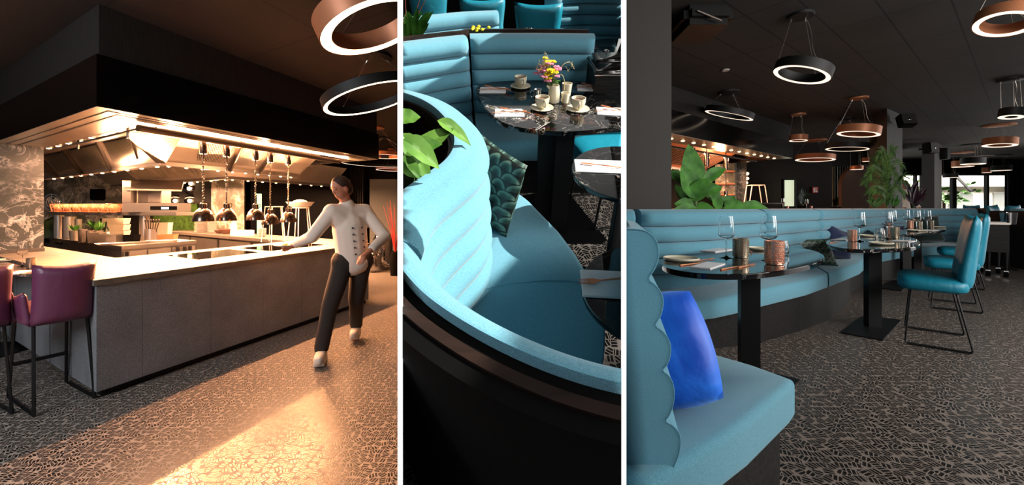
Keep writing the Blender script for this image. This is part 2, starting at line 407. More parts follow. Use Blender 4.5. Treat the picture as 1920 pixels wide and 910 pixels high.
def seat_loft(name, back, front, z0, z1, parent, mat='blue_fabric', r=.05, steps=36):
    b = resample(back, steps); f = resample(front, steps); vs = []
    prof = [(0, z1, 0), (.5, z1 + .008, 0)] + [(1, z1 - r + r * math.cos(t), -r + r * math.sin(t)) for t in [i * PI / 12 for i in range(7)]] + [(1, z0 + .02, 0), (1, z0, -.02), (0, z0, 0)]
    K = len(prof)
    for p, q in zip(b, f):
        d = (q - p).normalized()
        for s, z, off in prof: w = p.lerp(q, s) + d * off; vs.append((w.x, w.y, z))
    fs = []
    for i in range(steps - 1):
        for k in range(K): l = (k + 1) % K; fs.append((i * K + k, i * K + l, (i + 1) * K + l, (i + 1) * K + k))
    fs += [tuple(range(K - 1, -1, -1)), tuple(range((steps - 1) * K, steps * K))]
    return MB().add(vs, fs).build(name, mat, parent, ang=50)
def band(name, back, front, z0, z1, parent, mat, steps=30):    # plain upright slab between two plan curves
    b = resample(back, steps); f = resample(front, steps)
    return MB().prism([tuple(p) for p in b] + [tuple(p) for p in reversed(f)], z0, z1).build(name, mat, parent, smooth=False)
def cushion_mesh(w, h, t, n=16, pinch=.10, wr=.0, seed=1):     # pillow standing in the xz plane, thickness along y
    rnd = random.Random(seed); ph = [rnd.uniform(0, 6) for _ in range(6)]; vs = []; fs = []
    for sgn in (1, -1):
        for j in range(n + 1):
            for i in range(n + 1):
                u = 2 * i / n - 1; v = 2 * j / n - 1
                x = u * (1 - pinch * (1 - v * v)) * w / 2; z = v * (1 - pinch * (1 - u * u)) * h / 2
                y = sgn * t / 2 * ((1 - u ** 2) * (1 - v ** 2)) ** .42
                if wr: y += sgn * wr * (1 - u * u) * (1 - v * v) * (math.sin(5 * u + 3 * v + ph[0]) + math.sin(9 * v - 4 * u + ph[1]))
                vs.append((x, y, z + h / 2))
    m = n + 1
    for s in (0, 1):
        for j in range(n):
            for i in range(n):
                a = s * m * m + j * m + i; fs.append((a, a + 1, a + m + 1, a + m))
    mb = MB().add(vs, fs); return mb
def cushion(name, w, h, t, mat, label, cat, M, group=None, wr=.01, seed=1, pinch=.10):
    o = cushion_mesh(w, h, t, wr=wr, seed=seed, pinch=pinch).build(name, mat, None, ang=80)
    bm = bmesh.new(); bm.from_mesh(o.data); bmesh.ops.remove_doubles(bm, verts=bm.verts, dist=.0006); bm.to_mesh(o.data); bm.free()
    o.matrix_world = M; return tag(o, label, cat, group)
def TR(loc, rx=0, ry=0, rz=0):
    return Matrix.Translation(loc) @ Matrix.Rotation(rz, 4, 'Z') @ Matrix.Rotation(ry, 4, 'Y') @ Matrix.Rotation(rx, 4, 'X')

# ------------------------------------------------------------------ builders of repeated kinds
def ring_lamp(label, group, c, R, band_h, w, tilt, body, canopy_c, canopy_r, wires=3, glow=0):
    t = thing('ring_pendant_lamp', label, 'pendant lamp', c, 0, group)
    Mt = Matrix.Rotation(tilt[0], 4, 'X') @ Matrix.Rotation(tilt[1], 4, 'Y')
    n = 56; ro, ri = R, R - w
    MB().lathe([(ri, 0.004), (ri, band_h), (ro, band_h), (ro, 0), (ro - .006, 0), (ro - .006, .004), (ri, .004)], n, Mt, caps=False).build('ring', body, t)
    MB().lathe([(ri + .006, .001), (ro - .006, .001), (ro - .006, .012), (ri + .006, .012), (ri + .006, .001)], n, Mt, caps=False).build('diffuser', 'lamp_glow_near' if glow else 'lamp_glow', t)
    cc = Vector(canopy_c) - Vector(c)
    MB().lathe([(canopy_r * .96, -.03), (canopy_r, -.026), (canopy_r, 0)], 32, Matrix.Translation(cc)).build('canopy', body, t)
    wm = MB()
    for k in range(wires):
        a = 2 * PI * k / wires + .5
        top = cc + Vector((math.cos(a) * canopy_r * .7, math.sin(a) * canopy_r * .7, -.03)); bot = Mt @ Vector((math.cos(a) * (ro - w * .3), math.sin(a) * (ro - w * .3), band_h))
        MB().tube([top, bot], .0022, 5).tube([top, top + (bot - top).normalized() * .03], .007, 6).tube([bot, bot + (top - bot).normalized() * .02], .007, 6).build('suspension_wire', 'wire_metal', t)
    top = cc + Vector((canopy_r * .4, 0, -.03)); bot = Mt @ Vector((ro - w * .5, 0, band_h)); pts = []
    for i in range(9):
        u = i / 8; p = top.lerp(bot, u); p.x += .04 * math.sin(u * PI) * math.cos(u * 5); p.z -= .02 * math.sin(u * PI); pts.append(p)
    MB().tube(pts, .003, 5).build('cable', 'wire_metal', t)
    return t
def wine_glass(label, group, loc, s=1.0, sq=1.0):
    t = thing('wine_glass', label, 'wine glass', loc, rz_to(loc), group, (s * sq, s, s))
    bowl = [(.004, .098), (.030, .105), (.0405, .115), (.0412, .124), (.037, .165), (.0325, .212), (.0317, .212), (.0362, .165), (.0402, .124), (.0392, .117), (.029, .107), (.002, .101)]
    MB().lathe(bowl, 28, caps=False).build('bowl', 'clear_glass', t)
    MB().lathe([(.001, 0), (.036, 0), (.036, .0015), (.012, .005), (.0045, .012), (.0032, .05), (.004, .09), (.005, .099)], 24).build('stem', 'clear_glass', t)
    return t
def water_glass(label, group, loc, s=1.0, sq=1.0):
    o = MB().lathe([(.002, 0), (.036, 0), (.044, .02), (.042, .05), (.033, .095), (.032, .095), (.040, .05), (.042, .021), (.034, .006), (.002, .006)], 28, caps=False).build('water_glass', 'clear_glass')
    o.location = loc; o.rotation_euler = (0, 0, rz_to(loc)); o.scale = (s * sq, s, s); return tag(o, label, 'glass', group)
def studs(mb, r, h, n, rows, sz, seed=3, p=.75):
    rnd = random.Random(seed)
    for j in range(rows):
        for i in range(n):
            if rnd.random() > p: continue
            a = 2 * PI * (i + .5 * (j % 2)) / n; z = h * (.1 + .8 * j / (rows - 1))
            mb.ell((r * math.cos(a), r * math.sin(a), z), (sz, sz, sz * 1.2), 6)
    return mb
def tea_light(label, group, loc, kind='copper', s=1.0, sq=1.0, fine=True):
    m = 'copper_shiny' if kind == 'copper' else 'pewter'
    t = thing('candle_holder', label, 'candle holder', loc, rz_to(loc), group, (s * sq, s, s))
    mb = MB().lathe([(.03, 0), (.036, .002), (.039, .05), (.040, .098), (.037, .098), (.036, .012), (.001, .012)], 30, caps=False)
    if fine: studs(mb, .0392, .1, 26, 12, .0026, p=.72)
    mb.build('holder', m, t)
    MB().lathe([(.001, .012), (.034, .012), (.034, .05), (.001, .05)], 20, caps=False).build('candle', 'white_ceramic', t)
    return t
def plate(label, group, loc, r=.085, mat='ceramic', h=.018, sq=1.0):
    o = MB().lathe([(.001, .001), (r * .78, 0), (r * .92, .004), (r, h * .7), (r * .99, h * 1.1), (r * .95, h * 1.1), (r * .9, h * .6), (r * .8, .008), (.001, .006)], 36, caps=False).build('side_plate', mat)
    o.location = loc; o.rotation_euler = (0, 0, rz_to(loc)); o.scale = (sq, 1, 1); return tag(o, label, 'plate', group)
def cutlery(kind, label, group, loc, rz, mat='copper', L=.20):
    t = thing(kind, label, kind.replace('table_', ''), loc, rz, group)
    MB().tube([(0, -L / 2, .003), (0, 0, .0045), (0, L * .18, .004)], [.0045, .003, .002], 8).build('handle', mat, t)
    mb = MB()
    if kind == 'fork':
        mb.prism([(-.002, L * .18), (.002, L * .18), (.011, L * .28), (.011, L * .34), (-.011, L * .34), (-.011, L * .28)], .003, .005)
        for x in (-.0095, -.0032, .0032, .0095): mb.tube([(x, L * .33, .004), (x * .9, L * .5, .007)], [.0018, .001], 6)
        mb.build('tines', mat, t)
    elif kind == 'knife':
        mb.prism([(-.003, L * .15), (.008, L * .2), (.009, L * .42), (-.002, L * .5), (-.003, L * .45)], .003, .0045).build('blade', mat, t)
    else:
        mb.ell((0, L * .36, .006), (.017, L * .13, .004), 14).build('bowl', mat, t)
    return t
def menu(label, group, loc, rz, w=.10, l=.21, name='folded_napkin', cat='napkin'):
    o = MB().box(-w / 2, w / 2, -l / 2, l / 2, 0, .004).box(-w / 2 + .002, w / 2, -l / 2 + .002, l / 2 - .002, .0042, .0065).build(name, 'paper', None, bev=.0015)
    o.location = loc; o.rotation_euler = (0, 0, rz); return tag(o, label, cat, group)
def leaf(mb, base, d, up, L, W, droop=.3, fold=.25, n=8, wavy=0, m=3):
    # one curved leaf blade with a folded midrib
    d = Vector(d).normalized(); up = Vector(up).normalized(); sd = d.cross(up).normalized(); up = sd.cross(d).normalized()
    vs = []; fs = []; base = Vector(base); K = 2 * m + 1
    for i in range(n + 1):
        u = i / n; wdt = W * .5 * (math.sin(PI * min(1, u ** .75)) ** .8 if 0 < u < 1 else 0.02)
        c = base + d * L * u * (1 - .25 * droop * u) - Vector((0, 0, 1)) * droop * L * u * u
        for k in range(-m, m + 1):
            q = k / m; vs.append(c + sd * wdt * q + up * (abs(q) * wdt * fold + wavy * wdt * math.sin(u * 14 + q * 2) * abs(q)))
    for i in range(n):
        for k in range(K - 1): a = i * K + k; fs.append((a, a + 1, a + K + 1, a + K))
    return mb.add(vs, fs)
def sled_chair(label, group, loc, rz, scale=(1, 1, 1), name='dining_chair', leatherm='teal_leather'):
    # padded leather chair on a bent wire sled frame; faces local +y
    t = thing(name, label, 'chair', loc, rz, group, scale)
    s = MB().ell((0, .03, .475), (.27, .29, .062), 28, .55, .38).build('seat', leatherm, t, ang=80)
    vs = []; fs = []; n = 14; m = 12
    for sg in (1, -1):
        for j in range(n + 1):
            v = j / n
            for i in range(m + 1):
                u = 2 * i / m - 1; e = ((1 - u ** 4) * (1 - (2 * v - 1) ** 6)) ** .45
                wx = (.245 + .02 * v - .02 * (1 - abs(2 * v - 1))) * u * (1 - .05 * abs(2 * v - 1) ** 8)
                z = .43 + .56 * v + (.025 * u * u * v); y = -.235 - .085 * v ** 1.3 + .055 * u * u * (1 - .4 * v)
                vs.append((wx, y + sg * (.075 * e) * (1 - .25 * v) + (-.012 if sg > 0 and abs(v - .55) < .04 and abs(u) < .8 else 0), z))
    for s_ in (0, 1):
        for j in range(n):
            for i in range(m): a = s_ * (n + 1) * (m + 1) + j * (m + 1) + i; fs.append((a, a + 1, a + m + 2, a + m + 1))
    b = MB().add(vs, fs).build('backrest', leatherm, t, ang=80)
    bm = bmesh.new(); bm.from_mesh(b.data); bmesh.ops.remove_doubles(bm, verts=bm.verts, dist=.002); bmesh.ops.recalc_face_normals(bm, faces=bm.faces); bm.to_mesh(b.data); bm.free()
    edge = [(.245 * q, -.235 + .055, .43) for q in (1,)]
    for sg in (1, -1):
        MB().tube(bent([(sg * .20, .20, .43), (sg * .235, .25, .012), (sg * .235, -.27, .012), (sg * .20, -.15, .43)]), .0085, 8).build('sled_leg', 'black_metal', t)
    MB().tube([(-.205, .2, .425), (.205, .2, .425)], .008, 6).tube([(-.205, -.16, .425), (.205, -.16, .425)], .008, 6).build('seat_rail', 'black_metal', t)
    return t
def bar_chair(label, group, loc, rz, scale=(1, 1, 1)):
    # plum padded bar chair with wings on two tall square-tube sled legs; faces local +y
    t = thing('bar_chair', label, 'bar chair', loc, rz, group, scale)
    MB().ell((0, .02, .70), (.25, .25, .06), 28, .5, .35).build('seat', 'plum_leather', t, ang=80)
    def pad(w, h, th, yf, zf, name, M):
        vs = []; fs = []; n = 14; m = 14
        for sg in (1, -1):
            for j in range(n + 1):
                for i in range(m + 1):
                    u = 2 * i / m - 1; v = 2 * j / n - 1; e = ((1 - u ** 6) * (1 - v ** 6)) ** .4
                    vs.append((u * w / 2 * (1 - .04 * (1 - v * v)), yf(u, v) + sg * th / 2 * e, zf(u, v)))
        for s_ in (0, 1):
            for j in range(n):
                for i in range(m): a = s_ * (n + 1) * (m + 1) + j * (m + 1) + i; fs.append((a, a + 1, a + m + 2, a + m + 1))
        o = MB().add(vs, fs, M).build(name, 'plum_leather', t, ang=80)
        bm = bmesh.new(); bm.from_mesh(o.data); bmesh.ops.remove_doubles(bm, verts=bm.verts, dist=.002); bmesh.ops.recalc_face_normals(bm, faces=bm.faces); bm.to_mesh(o.data); bm.free()
        return o
    pad(.50, .50, .085, lambda u, v: -.24 - .05 * (v + 1) / 2 + .03 * u * u, lambda u, v: .64 + .43 * (v + 1) / 2 + .012 * u * u * (v + 1), 'backrest', Matrix.Identity(4))
    for sg in (1, -1):
        pad(.40, .3, .075, lambda u, v: 0.02 * v, lambda u, v: .64 + (.20 - .055 * u) * (v + 1) / 2, 'armrest', Matrix.Translation((sg * .265, -.02, 0)) @ Matrix.Rotation(PI / 2, 4, 'Z'))
    MB().box(.248, .252, -.215, -.19, .80, .84).build('care_tag', 'tag_white', t)
    for sg in (1, -1):
        mb = MB(); x = sg * .22
        for a, b in (((x * .93, .18, .66), (x * 1.06, .25, .011)), ((x * 1.06, .25, .011), (x * 1.06, -.26, .011)), ((x * 1.06, -.26, .011), (x * .93, -.18, .66))):
            mb.tube([a, b], .0155, 4)
        mb.build('sled_leg', 'black_metal', t, smooth=False)
    MB().box(-.21, .21, .19, .215, .26, .285).build('footrest', 'black_metal', t)
    return t
def smooth_outline(pts, it=3): return [(p.x, p.y) for p in chaikin([Vector((q[0], q[1])) for q in pts], it)]
# ================================================================== THE BAYS: added partitions between them
def radial(px, Y0, Y1, half, z0, z1):
    d = Vector(((px - 960) / F, 1)).normalized(); n = Vector((-d.y, d.x)); a = d * (Y0 / d.y); b = d * (Y1 / d.y)
    return [tuple(a + n * half), tuple(a - n * half), tuple(b - n * half), tuple(b + n * half)]
BAY[0] = ''
struct(MB().prism(radial(750.5, .806, 13, .0045, 0, 0), 0.0, 4.4).build('wall_divider', 'smoked_panel', smooth=False))  # added wall, seen edge-on, keeps light from crossing into the bar
struct(MB().prism(radial(750.5, .800, .806, .0049, 0, 0), 0.0, 4.4).build('trim_1', 'white_glow', smooth=False))  # glowing white edge, not a lamp
struct(MB().prism(radial(1169.5, .806, .85, .0045, 0, 0), FZ, 3.54).build('trim_3', 'smoked_panel', smooth=False))
struct(MB().prism(radial(1169.5, .800, .806, .0049, 0, 0), FZ, 3.54).build('trim_2', 'white_glow', smooth=False))  # same glowing white edge on the second divider

# ================================================================== THE BAR (first bay)
BAY[0] = 'bar'
C0 = Vector((-3.228, 3.149)); E1 = Vector((.2895, .9572)); E2 = Vector((-.867, .499))
def K(a, b, z=None):
    p = C0 + E1 * a + E2 * b
    return (p.x, p.y) if z is None else Vector((p.x, p.y, z))
struct(MB().prism([(-22, .5), (0, .5), (0, 14), (-22, 14)], -.1, 0).build('floor_bar', 'mosaic_floor', smooth=False))
struct(MB().prism([(-22, 2.6), (0, 2.6), (0, 14), (-22, 14)], 3.1, 3.2).build('ceiling_bar', 'bar_ceiling', smooth=False))
struct(MB().prism([(-22, 12.0), (0, 12.0), (0, 12.1), (-22, 12.1)], 0, 3.1).build('wall_back', 'smoked_panel', smooth=False))
struct(MB().prism([(-19, 2.6), (-18.9, 2.6), (-18.9, 12), (-19, 12)], 0, 3.1).build('wall_left', 'smoked_panel', smooth=False))
# marble clad pillar on the counter
struct(MB().prism([tuple(py_(-90, 4.65).xy), tuple(py_(82, 5.25).xy), tuple(py_(79, 5.7).xy), tuple(py_(-90, 5.2).xy)], .985, 2.289).build('wall_marble', 'green_marble', smooth=False))
struct(MB().prism([tuple(py_(-90, 4.62).xy), tuple(py_(84, 5.22).xy), tuple(py_(81, 5.72).xy), tuple(py_(-90, 5.2).xy)], .941, .985).build('baseboard_marble', 'worktop_edge', smooth=False))

# counter
ct = thing('bar_counter', 'long grey clad bar counter with pale stone top wrapping round the open kitchen', 'bar counter', K(0, 0, 0))
def loc(o, mb, name, m, **k):                # build world-space mesh as a part of thing o
    p = mb.build(name, m, o, **k); p.matrix_parent_inverse = Matrix.Identity(4)
    p.data.transform(Matrix.Translation(-Vector(o.location))) if o.rotation_euler.z == 0 else p.data.transform((Matrix.Translation(o.location) @ Matrix.Rotation(o.rotation_euler.z, 4, 'Z')).inverted())
    return p
L = [K(3.365, 0), K(0, 0), K(0, 6.0), K(.61, 6.0), K(.61, 1.59), K(3.365, 1.59)]
def inset(a0, b0): return [K(3.365 - a0 * .5, b0), K(a0, b0), K(a0, 6.0), K(.6, 6.0), K(.6, 1.57), K(3.365 - a0 * .5, 1.57)]
loc(ct, MB().prism(inset(.03, .03), .06, .893), 'core', 'dark_interior', smooth=False)
loc(ct, MB().prism(inset(.05, .05), 0, .06), 'plinth', 'black_wood', smooth=False)
js = [0] + [((4.179 / (.302 - (p - 960) / 760)) - 3.149) / .9572 for p in (267, 395, 493, 566, 629, 676)] + [3.365]
mb = MB()
for a, b in zip(js, js[1:]): mb.prism([K(a + .0015, 0), K(b - .0015, 0), K(b - .0015, .03), K(a + .0015, .03)], .065, .893)
for i in range(10): mb.prism([K(0, i * .6 + .032 if i else 0), K(0, i * .6 + .597), K(.03, i * .6 + .597), K(.03, i * .6 + .032 if i else .03)], .065, .893)
loc(ct, mb, 'cladding', 'counter_cladding', smooth=False)
tp = [K(3.385, -.02), K(-.02, -.02), K(-.02, 6.0), K(.61, 6.0), K(.61, 1.59), K(3.385, 1.59)]
loc(ct, MB().prism(tp, .895, .939), 'edge_band', 'worktop_edge', smooth=False)
loc(ct, MB().prism(tp, .9392, .9412), 'worktop', 'worktop', smooth=False)
for i, (a0, a1, w) in enumerate([(1.0, 1.75, 'nearer'), (1.9, 2.85, 'farther')]):
    o = MB().prism([K(a0, .5), K(a1, .5), K(a1, 1.25), K(a0, 1.25)], .9415, .9455).build('induction_hob', 'induction_glass', smooth=False)
    tag(o, ('black glass induction hob in the counter top, nearer to the corner of the bar' if i == 0 else 'black glass induction hob in the counter top beside the walking chef'), 'hob', 'hobs in the bar top')

# bulkhead and extractor hood
hd = thing('extractor_hood', 'glossy black and steel extractor hood above the open kitchen, lined with warm lamps', 'extractor hood', K(0, 0, 2.29))
HL = 3.6
def ring(o0, o1, aL=HL, bL=9.0): return [K(aL, o0), K(o0, o0), K(o0, bL), K(o1, bL), K(o1, o1), K(aL, o1)]
struct(MB().prism(ring(.02, .2), 2.70, 3.1).build('trim_bulkhead', 'smoked_panel', smooth=False))
loc(hd, MB().prism(ring(0, .03), 2.292, 2.70), 'fascia', 'gloss_black', smooth=False)
loc(hd, MB().prism([K(HL, 0), K(HL, 2.6), K(HL + .03, 2.6), K(HL + .03, 0)], 2.292, 2.70), 'end_fascia', 'gloss_black', smooth=False)
loc(hd, MB().prism(ring(.0, .44), 2.288, 2.292), 'flange', 'steel', smooth=False)
loc(hd, MB().prism(ring(.19, .21), 2.2835, 2.2876).prism(ring(.10, .105), 2.2835, 2.2876), 'perforated_strip', 'steel_dark', smooth=False)
loc(hd, MB().prism(ring(.44, .46), 2.288, 2.6), 'inner_upstand', 'steel_matte', smooth=False)
loc(hd, MB().prism([K(HL, .46), K(.46, .46), K(.46, 9), K(4, 9), K(HL, 6)], 2.6, 2.62), 'lining', 'steel_dark', smooth=False)
loc(hd, MB().prism(ring(.47, .72), 2.33, 2.335), 'lamp_shelf', 'steel_dark', smooth=False)
aT, bT, aB, bB, zT, zB = .80, 1.05, 1.17, 1.86, 2.50, 2.10
A2 = 3.4
def slope(p, q, u, v, off=0):     # p,q = top line / bottom line end pairs
    return (Vector(p[0]).lerp(Vector(p[1]), u)).lerp(Vector(q[0]).lerp(Vector(q[1]), u), v) + Vector((0, 0, off))
lft = ((K(aT, bT, zT), K(aT, 9, zT)), (K(aB, bB, zB), K(aB, 9, zB)))
rgt = ((K(aT, bT, zT), K(A2, bT, zT)), (K(aB, bB, zB), K(A2, bB, zB)))
for s_ in (lft, rgt): loc(hd, MB().quad(slope(*s_, 0, 0), slope(*s_, 1, 0), slope(*s_, 1, 1), slope(*s_, 0, 1)), 'sloped_canopy', 'steel', smooth=False)
loc(hd, MB().prism([K(A2, bB), K(aB, bB), K(aB, 9), K(aB + .09, 9), K(aB + .09, bB + .1), K(A2, bB + .1)], zB - .05, zB + .02), 'drip_rim', 'steel_matte', smooth=False)
loc(hd, MB().slab([K(.60, 1.38, 2.34), K(1.02, .93, 2.31), K(1.17, 1.72, 2.07), K(1.10, 1.80, 2.07)], (.3, -.6, -.5), .015), 'corner_deflector', 'steel_dark', smooth=False)
for s_, us in ((lft, [(.10, .22), (.25, .40), (.44, .58), (.62, .76)]), (rgt, [(.20, .40), (.44, .62), (.66, .84)])):
    for u0, u1 in us:
        loc(hd, MB().slab([slope(*s_, u0, .27), slope(*s_, u1, .27), slope(*s_, u1, .87), slope(*s_, u0, .87)], (.1, -.3, -1), .006), 'slat_backing', 'dark_interior', smooth=False)  # dark sheet added behind the slats, stands for the shade between them
        mb = MB(); n = 22
        for i in range(n):
            a = u0 + (u1 - u0) * i / n; b = a + (u1 - u0) / n * .55
            mb.slab([slope(*s_, a, .28, .0), slope(*s_, b, .28, .0), slope(*s_, b, .86, .0), slope(*s_, a, .86, .0)], (.1, -.3, -1), .02)
        loc(hd, mb, 'slat_filter', 'steel', smooth=False)
    for u in ([.235, .42, .60] if s_ is lft else [.42, .64]):
        loc(hd, MB().slab([slope(*s_, u, .0), slope(*s_, u + .008, 0), slope(*s_, u + .008, 1), slope(*s_, u, 1, 0)], (0, -.2, -1), .07), 'divider_fin', 'steel_dark', smooth=False)
# a second canopy deeper in the kitchen
c2a, c2b = 3.0, 3.4
for p0, p1, q0, q1 in ((K(2.3, 2.7, 2.45), K(2.3, 9, 2.45), K(2.8, 3.2, 2.08), K(2.8, 9, 2.08)), (K(2.3, 2.7, 2.45), K(5.5, 2.7, 2.45), K(2.8, 3.2, 2.08), K(5.5, 3.2, 2.08))):
    loc(hd, MB().quad(p0, p1, q1, q0), 'sloped_canopy', 'steel', smooth=False)
    mb = MB()
    for i in range(40): a = .12 + i * .014; mb.slab([slope((p0, p1), (q0, q1), a, .2), slope((p0, p1), (q0, q1), a + .007, .2), slope((p0, p1), (q0, q1), a + .007, .85), slope((p0, p1), (q0, q1), a, .85)], (.1, -.3, -1), .02)
    loc(hd, mb, 'slat_filter', 'steel', smooth=False)
loc(hd, MB().prism([K(5.5, 3.2), K(2.8, 3.2), K(2.8, 9), K(2.9, 9), K(2.9, 3.3), K(5.5, 3.3)], 2.03, 2.1), 'drip_rim', 'steel_matte', smooth=False)
def bulb(p, r=.022): loc(hd, MB().lathe([(r, 0), (r * .9, -.008), (.001, -.012)], 12, Matrix.Translation(p)), 'spot_bulb', 'bulb_glow')
for i in range(11): bulb(K(.75 + i * .27, .55, 2.318), .03)
for i in range(12): bulb(K(.55, .85 + i * .42, 2.318), .03)
for i in range(9): bulb(K(.9 + i * .29, .98, 2.40), .018)
for i in range(9): bulb(K(.72, 1.15 + i * .5, 2.40), .018)
for i in range(10): bulb(K(1.28 + i * .22, 1.91, zB - .055), .02)
for i in range(10): bulb(K(1.22, 2.1 + i * .5, zB - .055), .022)
for i in range(8): bulb(K(2.85, 3.4 + i * .55, 2.02), .022)
for i in range(8): bulb(K(2.9 + i * .32, 3.25, 2.02), .02)
rl = MB().tube([K(.42, .42, 2.24), K(3.2, .52, 2.24)], .034, 10)
for a in (.6, 1.5, 2.6): rl.tube([K(a, .5, 2.24), K(a, .5, 2.33)], .008, 6)
loc(hd, rl, 'lamp_rail', 'steel_dark')
rl = MB().tube([K(.5, .62, 2.27), K(.5, 4.5, 2.27)], .012, 8)
for b in (.9, 2.4): rl.tube([K(.5, b, 2.33), K(.5, b, 2.2)], .012, 8)
loc(hd, rl, 'lamp_rail', 'steel_dark')
WARM = (1.0, .48, .25)
def strip(name, p, q, power, w=.03, roll=0, col=None):
    p = Vector(p); q = Vector(q); o = light('AREA', name, (p + q) / 2, power, col or WARM, None, shape='RECTANGLE', size=(q - p).length, size_y=w)
    d = (q - p).normalized(); o.rotation_euler = (Matrix.Rotation(math.atan2(d.y, d.x), 3, 'Z') @ Matrix.Rotation(math.radians(roll), 3, 'X')).to_euler()
strip('hood_strip_light', K(.75, .62, 2.26), K(3.5, .62, 2.26), 330, .03, -48, (1.0, .44, .19))
strip('hood_strip_light', K(.62, .75, 2.26), K(.62, 2.4, 2.26), 60)
strip('hood_strip_light', K(.7, 1.72, 2.02), K(3.4, 1.72, 2.02), 1000, .03, -52, (1.0, .43, .17))
for a_, b_, p_ in ((.95, 1.0, 35), (2.3, 1.2, 35), (1.05, 3.2, 35), (2.3, 3.0, 40), (3.3, 4.6, 45)): light('POINT', 'hood_fill_light', K(a_, b_, 1.98), p_, WARM, None, shadow_soft_size=.06)  # added fill points that brighten the hood underside, no fittings there
strip('hood_strip_light', K(1.4, 2.1, 2.0), K(1.4, 7, 2.0), 320)
strip('hood_strip_light', K(3.1, 3.5, 2.0), K(3.1, 8.5, 2.0), 460)
strip('hood_strip_light', K(3.2, 3.1, 2.0), K(5.4, 3.1, 2.0), 380)

# five heat lamps over the pass
def heat_lamp(label, p, zb):
    t = thing('heat_lamp', label, 'heat lamp', (p.x, p.y, zb), rz_to(p), 'heat lamps over the pass', (.92, 1, 1))
    MB().lathe([(.112, 0), (.112, .012), (.104, .05), (.085, .10), (.055, .135), (.035, .145), (.035, .195), (.030, .2), (.001, .2)], 30, caps=False).lathe([(.108, .003), (.10, .05), (.08, .098), (.03, .13)], 30, caps=False).build('shade', 'lamp_metal', t)
    MB().ell((0, 0, .06), (.04, .04, .05), 14).build('bulb', 'bulb_glow', t)
    g = MB()
    for k in range(3):
        a = k * 2.09; g.tube(chaikin([(math.cos(a) * .034, math.sin(a) * .034, .15), (math.cos(a) * .055, math.sin(a) * .055, .17), (math.cos(a) * .055, math.sin(a) * .055, .2), (math.cos(a) * .03, math.sin(a) * .03, .205)], 1, False), .004, 6)
    g.build('cage_bracket', 'lamp_metal', t)
    H_ = 2.24 - zb; pts = []
    for i in range(90): u = i / 89; pts.append((math.cos(i * 1.3) * .007, math.sin(i * 1.3) * .007, .2 + u * (H_ - .33)))
    MB().tube(pts, .006, 5).tube([(0, 0, .2), (0, 0, H_ - .12)], .006, 6).build('coiled_cord', 'steel_dark', t)
    MB().lathe([(.036, H_ - .14), (.038, H_ - .135), (.038, H_ - .01), (.03, H_)], 20).build('cord_housing', 'lamp_metal', t)
for (a, b, zb), lb in zip([(1.10, .6, 1.35), (1.37, .6, 1.35), (1.75, .6, 1.345), (1.98, .62, 1.28), (2.27, .62, 1.30)],
    ['nearest brass dome heat lamp hanging over the bar top', 'second heat lamp from the corner, clear of its neighbours', 'middle heat lamp of the row, partly covering the one behind',
     'fourth heat lamp of the row, hanging a little lower than the middle one', 'last heat lamp of the row, beside the chef']):
    heat_lamp(lb, K(a, b, 0), zb)

# kitchen behind the counter
isl = thing('kitchen_island', 'stainless steel cooking island behind the bar counter', 'kitchen island', pz(228, 462, 0.9).xy.to_3d())
A = pz(228, 462, .9).xy; B = pz(369, 451, .9).xy; Cc = pz(82, 444.5, .9).xy; D = B + (Cc - A)
cen = (A + D) / 2
def shr(p, k): return tuple(p.lerp(cen, k))
loc(isl, MB().prism([shr(A, .02), shr(B, .02), shr(D, .02), shr(Cc, .02)], .1, .84), 'body', 'steel', smooth=False)
loc(isl, MB().prism([tuple(A), tuple(B), tuple(D), tuple(Cc)], .84, .9), 'top', 'steel', smooth=False, bev=.004)
loc(isl, MB().prism([shr(A, .05), shr(B, .05), shr(D, .05), shr(Cc, .05)], 0, .1), 'plinth', 'dark_interior', smooth=False)
mb = MB(); dn = (B - A).normalized(); nn_ = Vector((dn.y, -dn.x))
for u0, u1 in ((.03, .30), (.32, .62), (.64, .97)):
    p, q = A.lerp(B, u0), A.lerp(B, u1); w = nn_ * .002 - nn_ * .0
    mb = MB().prism([tuple(p + nn_ * .001), tuple(q + nn_ * .001), tuple(q - nn_ * .02), tuple(p - nn_ * .02)], .16, .81)
    loc(isl, mb, 'cabinet_door', 'steel_matte', smooth=False)
for u in (.05, .7, .8, .88):
    p = A.lerp(B, u) + nn_ * .02; loc(isl, MB().box(-.03, .03, -.01, .01, -.05, .05, Matrix.Translation((p.x, p.y, .76))), 'handle', 'steel_dark', smooth=False)
dl = (Cc - A).normalized(); nl = Vector((-dl.y, dl.x)); nl = nl if nl.y < 0 else -nl
for u in (.72, .76, .92, .95):
    p = A.lerp(Cc, u) + nl * .015; loc(isl, MB().ell((p.x, p.y, .83), (.04, .04, .04), 12), 'knob', 'dark_interior')

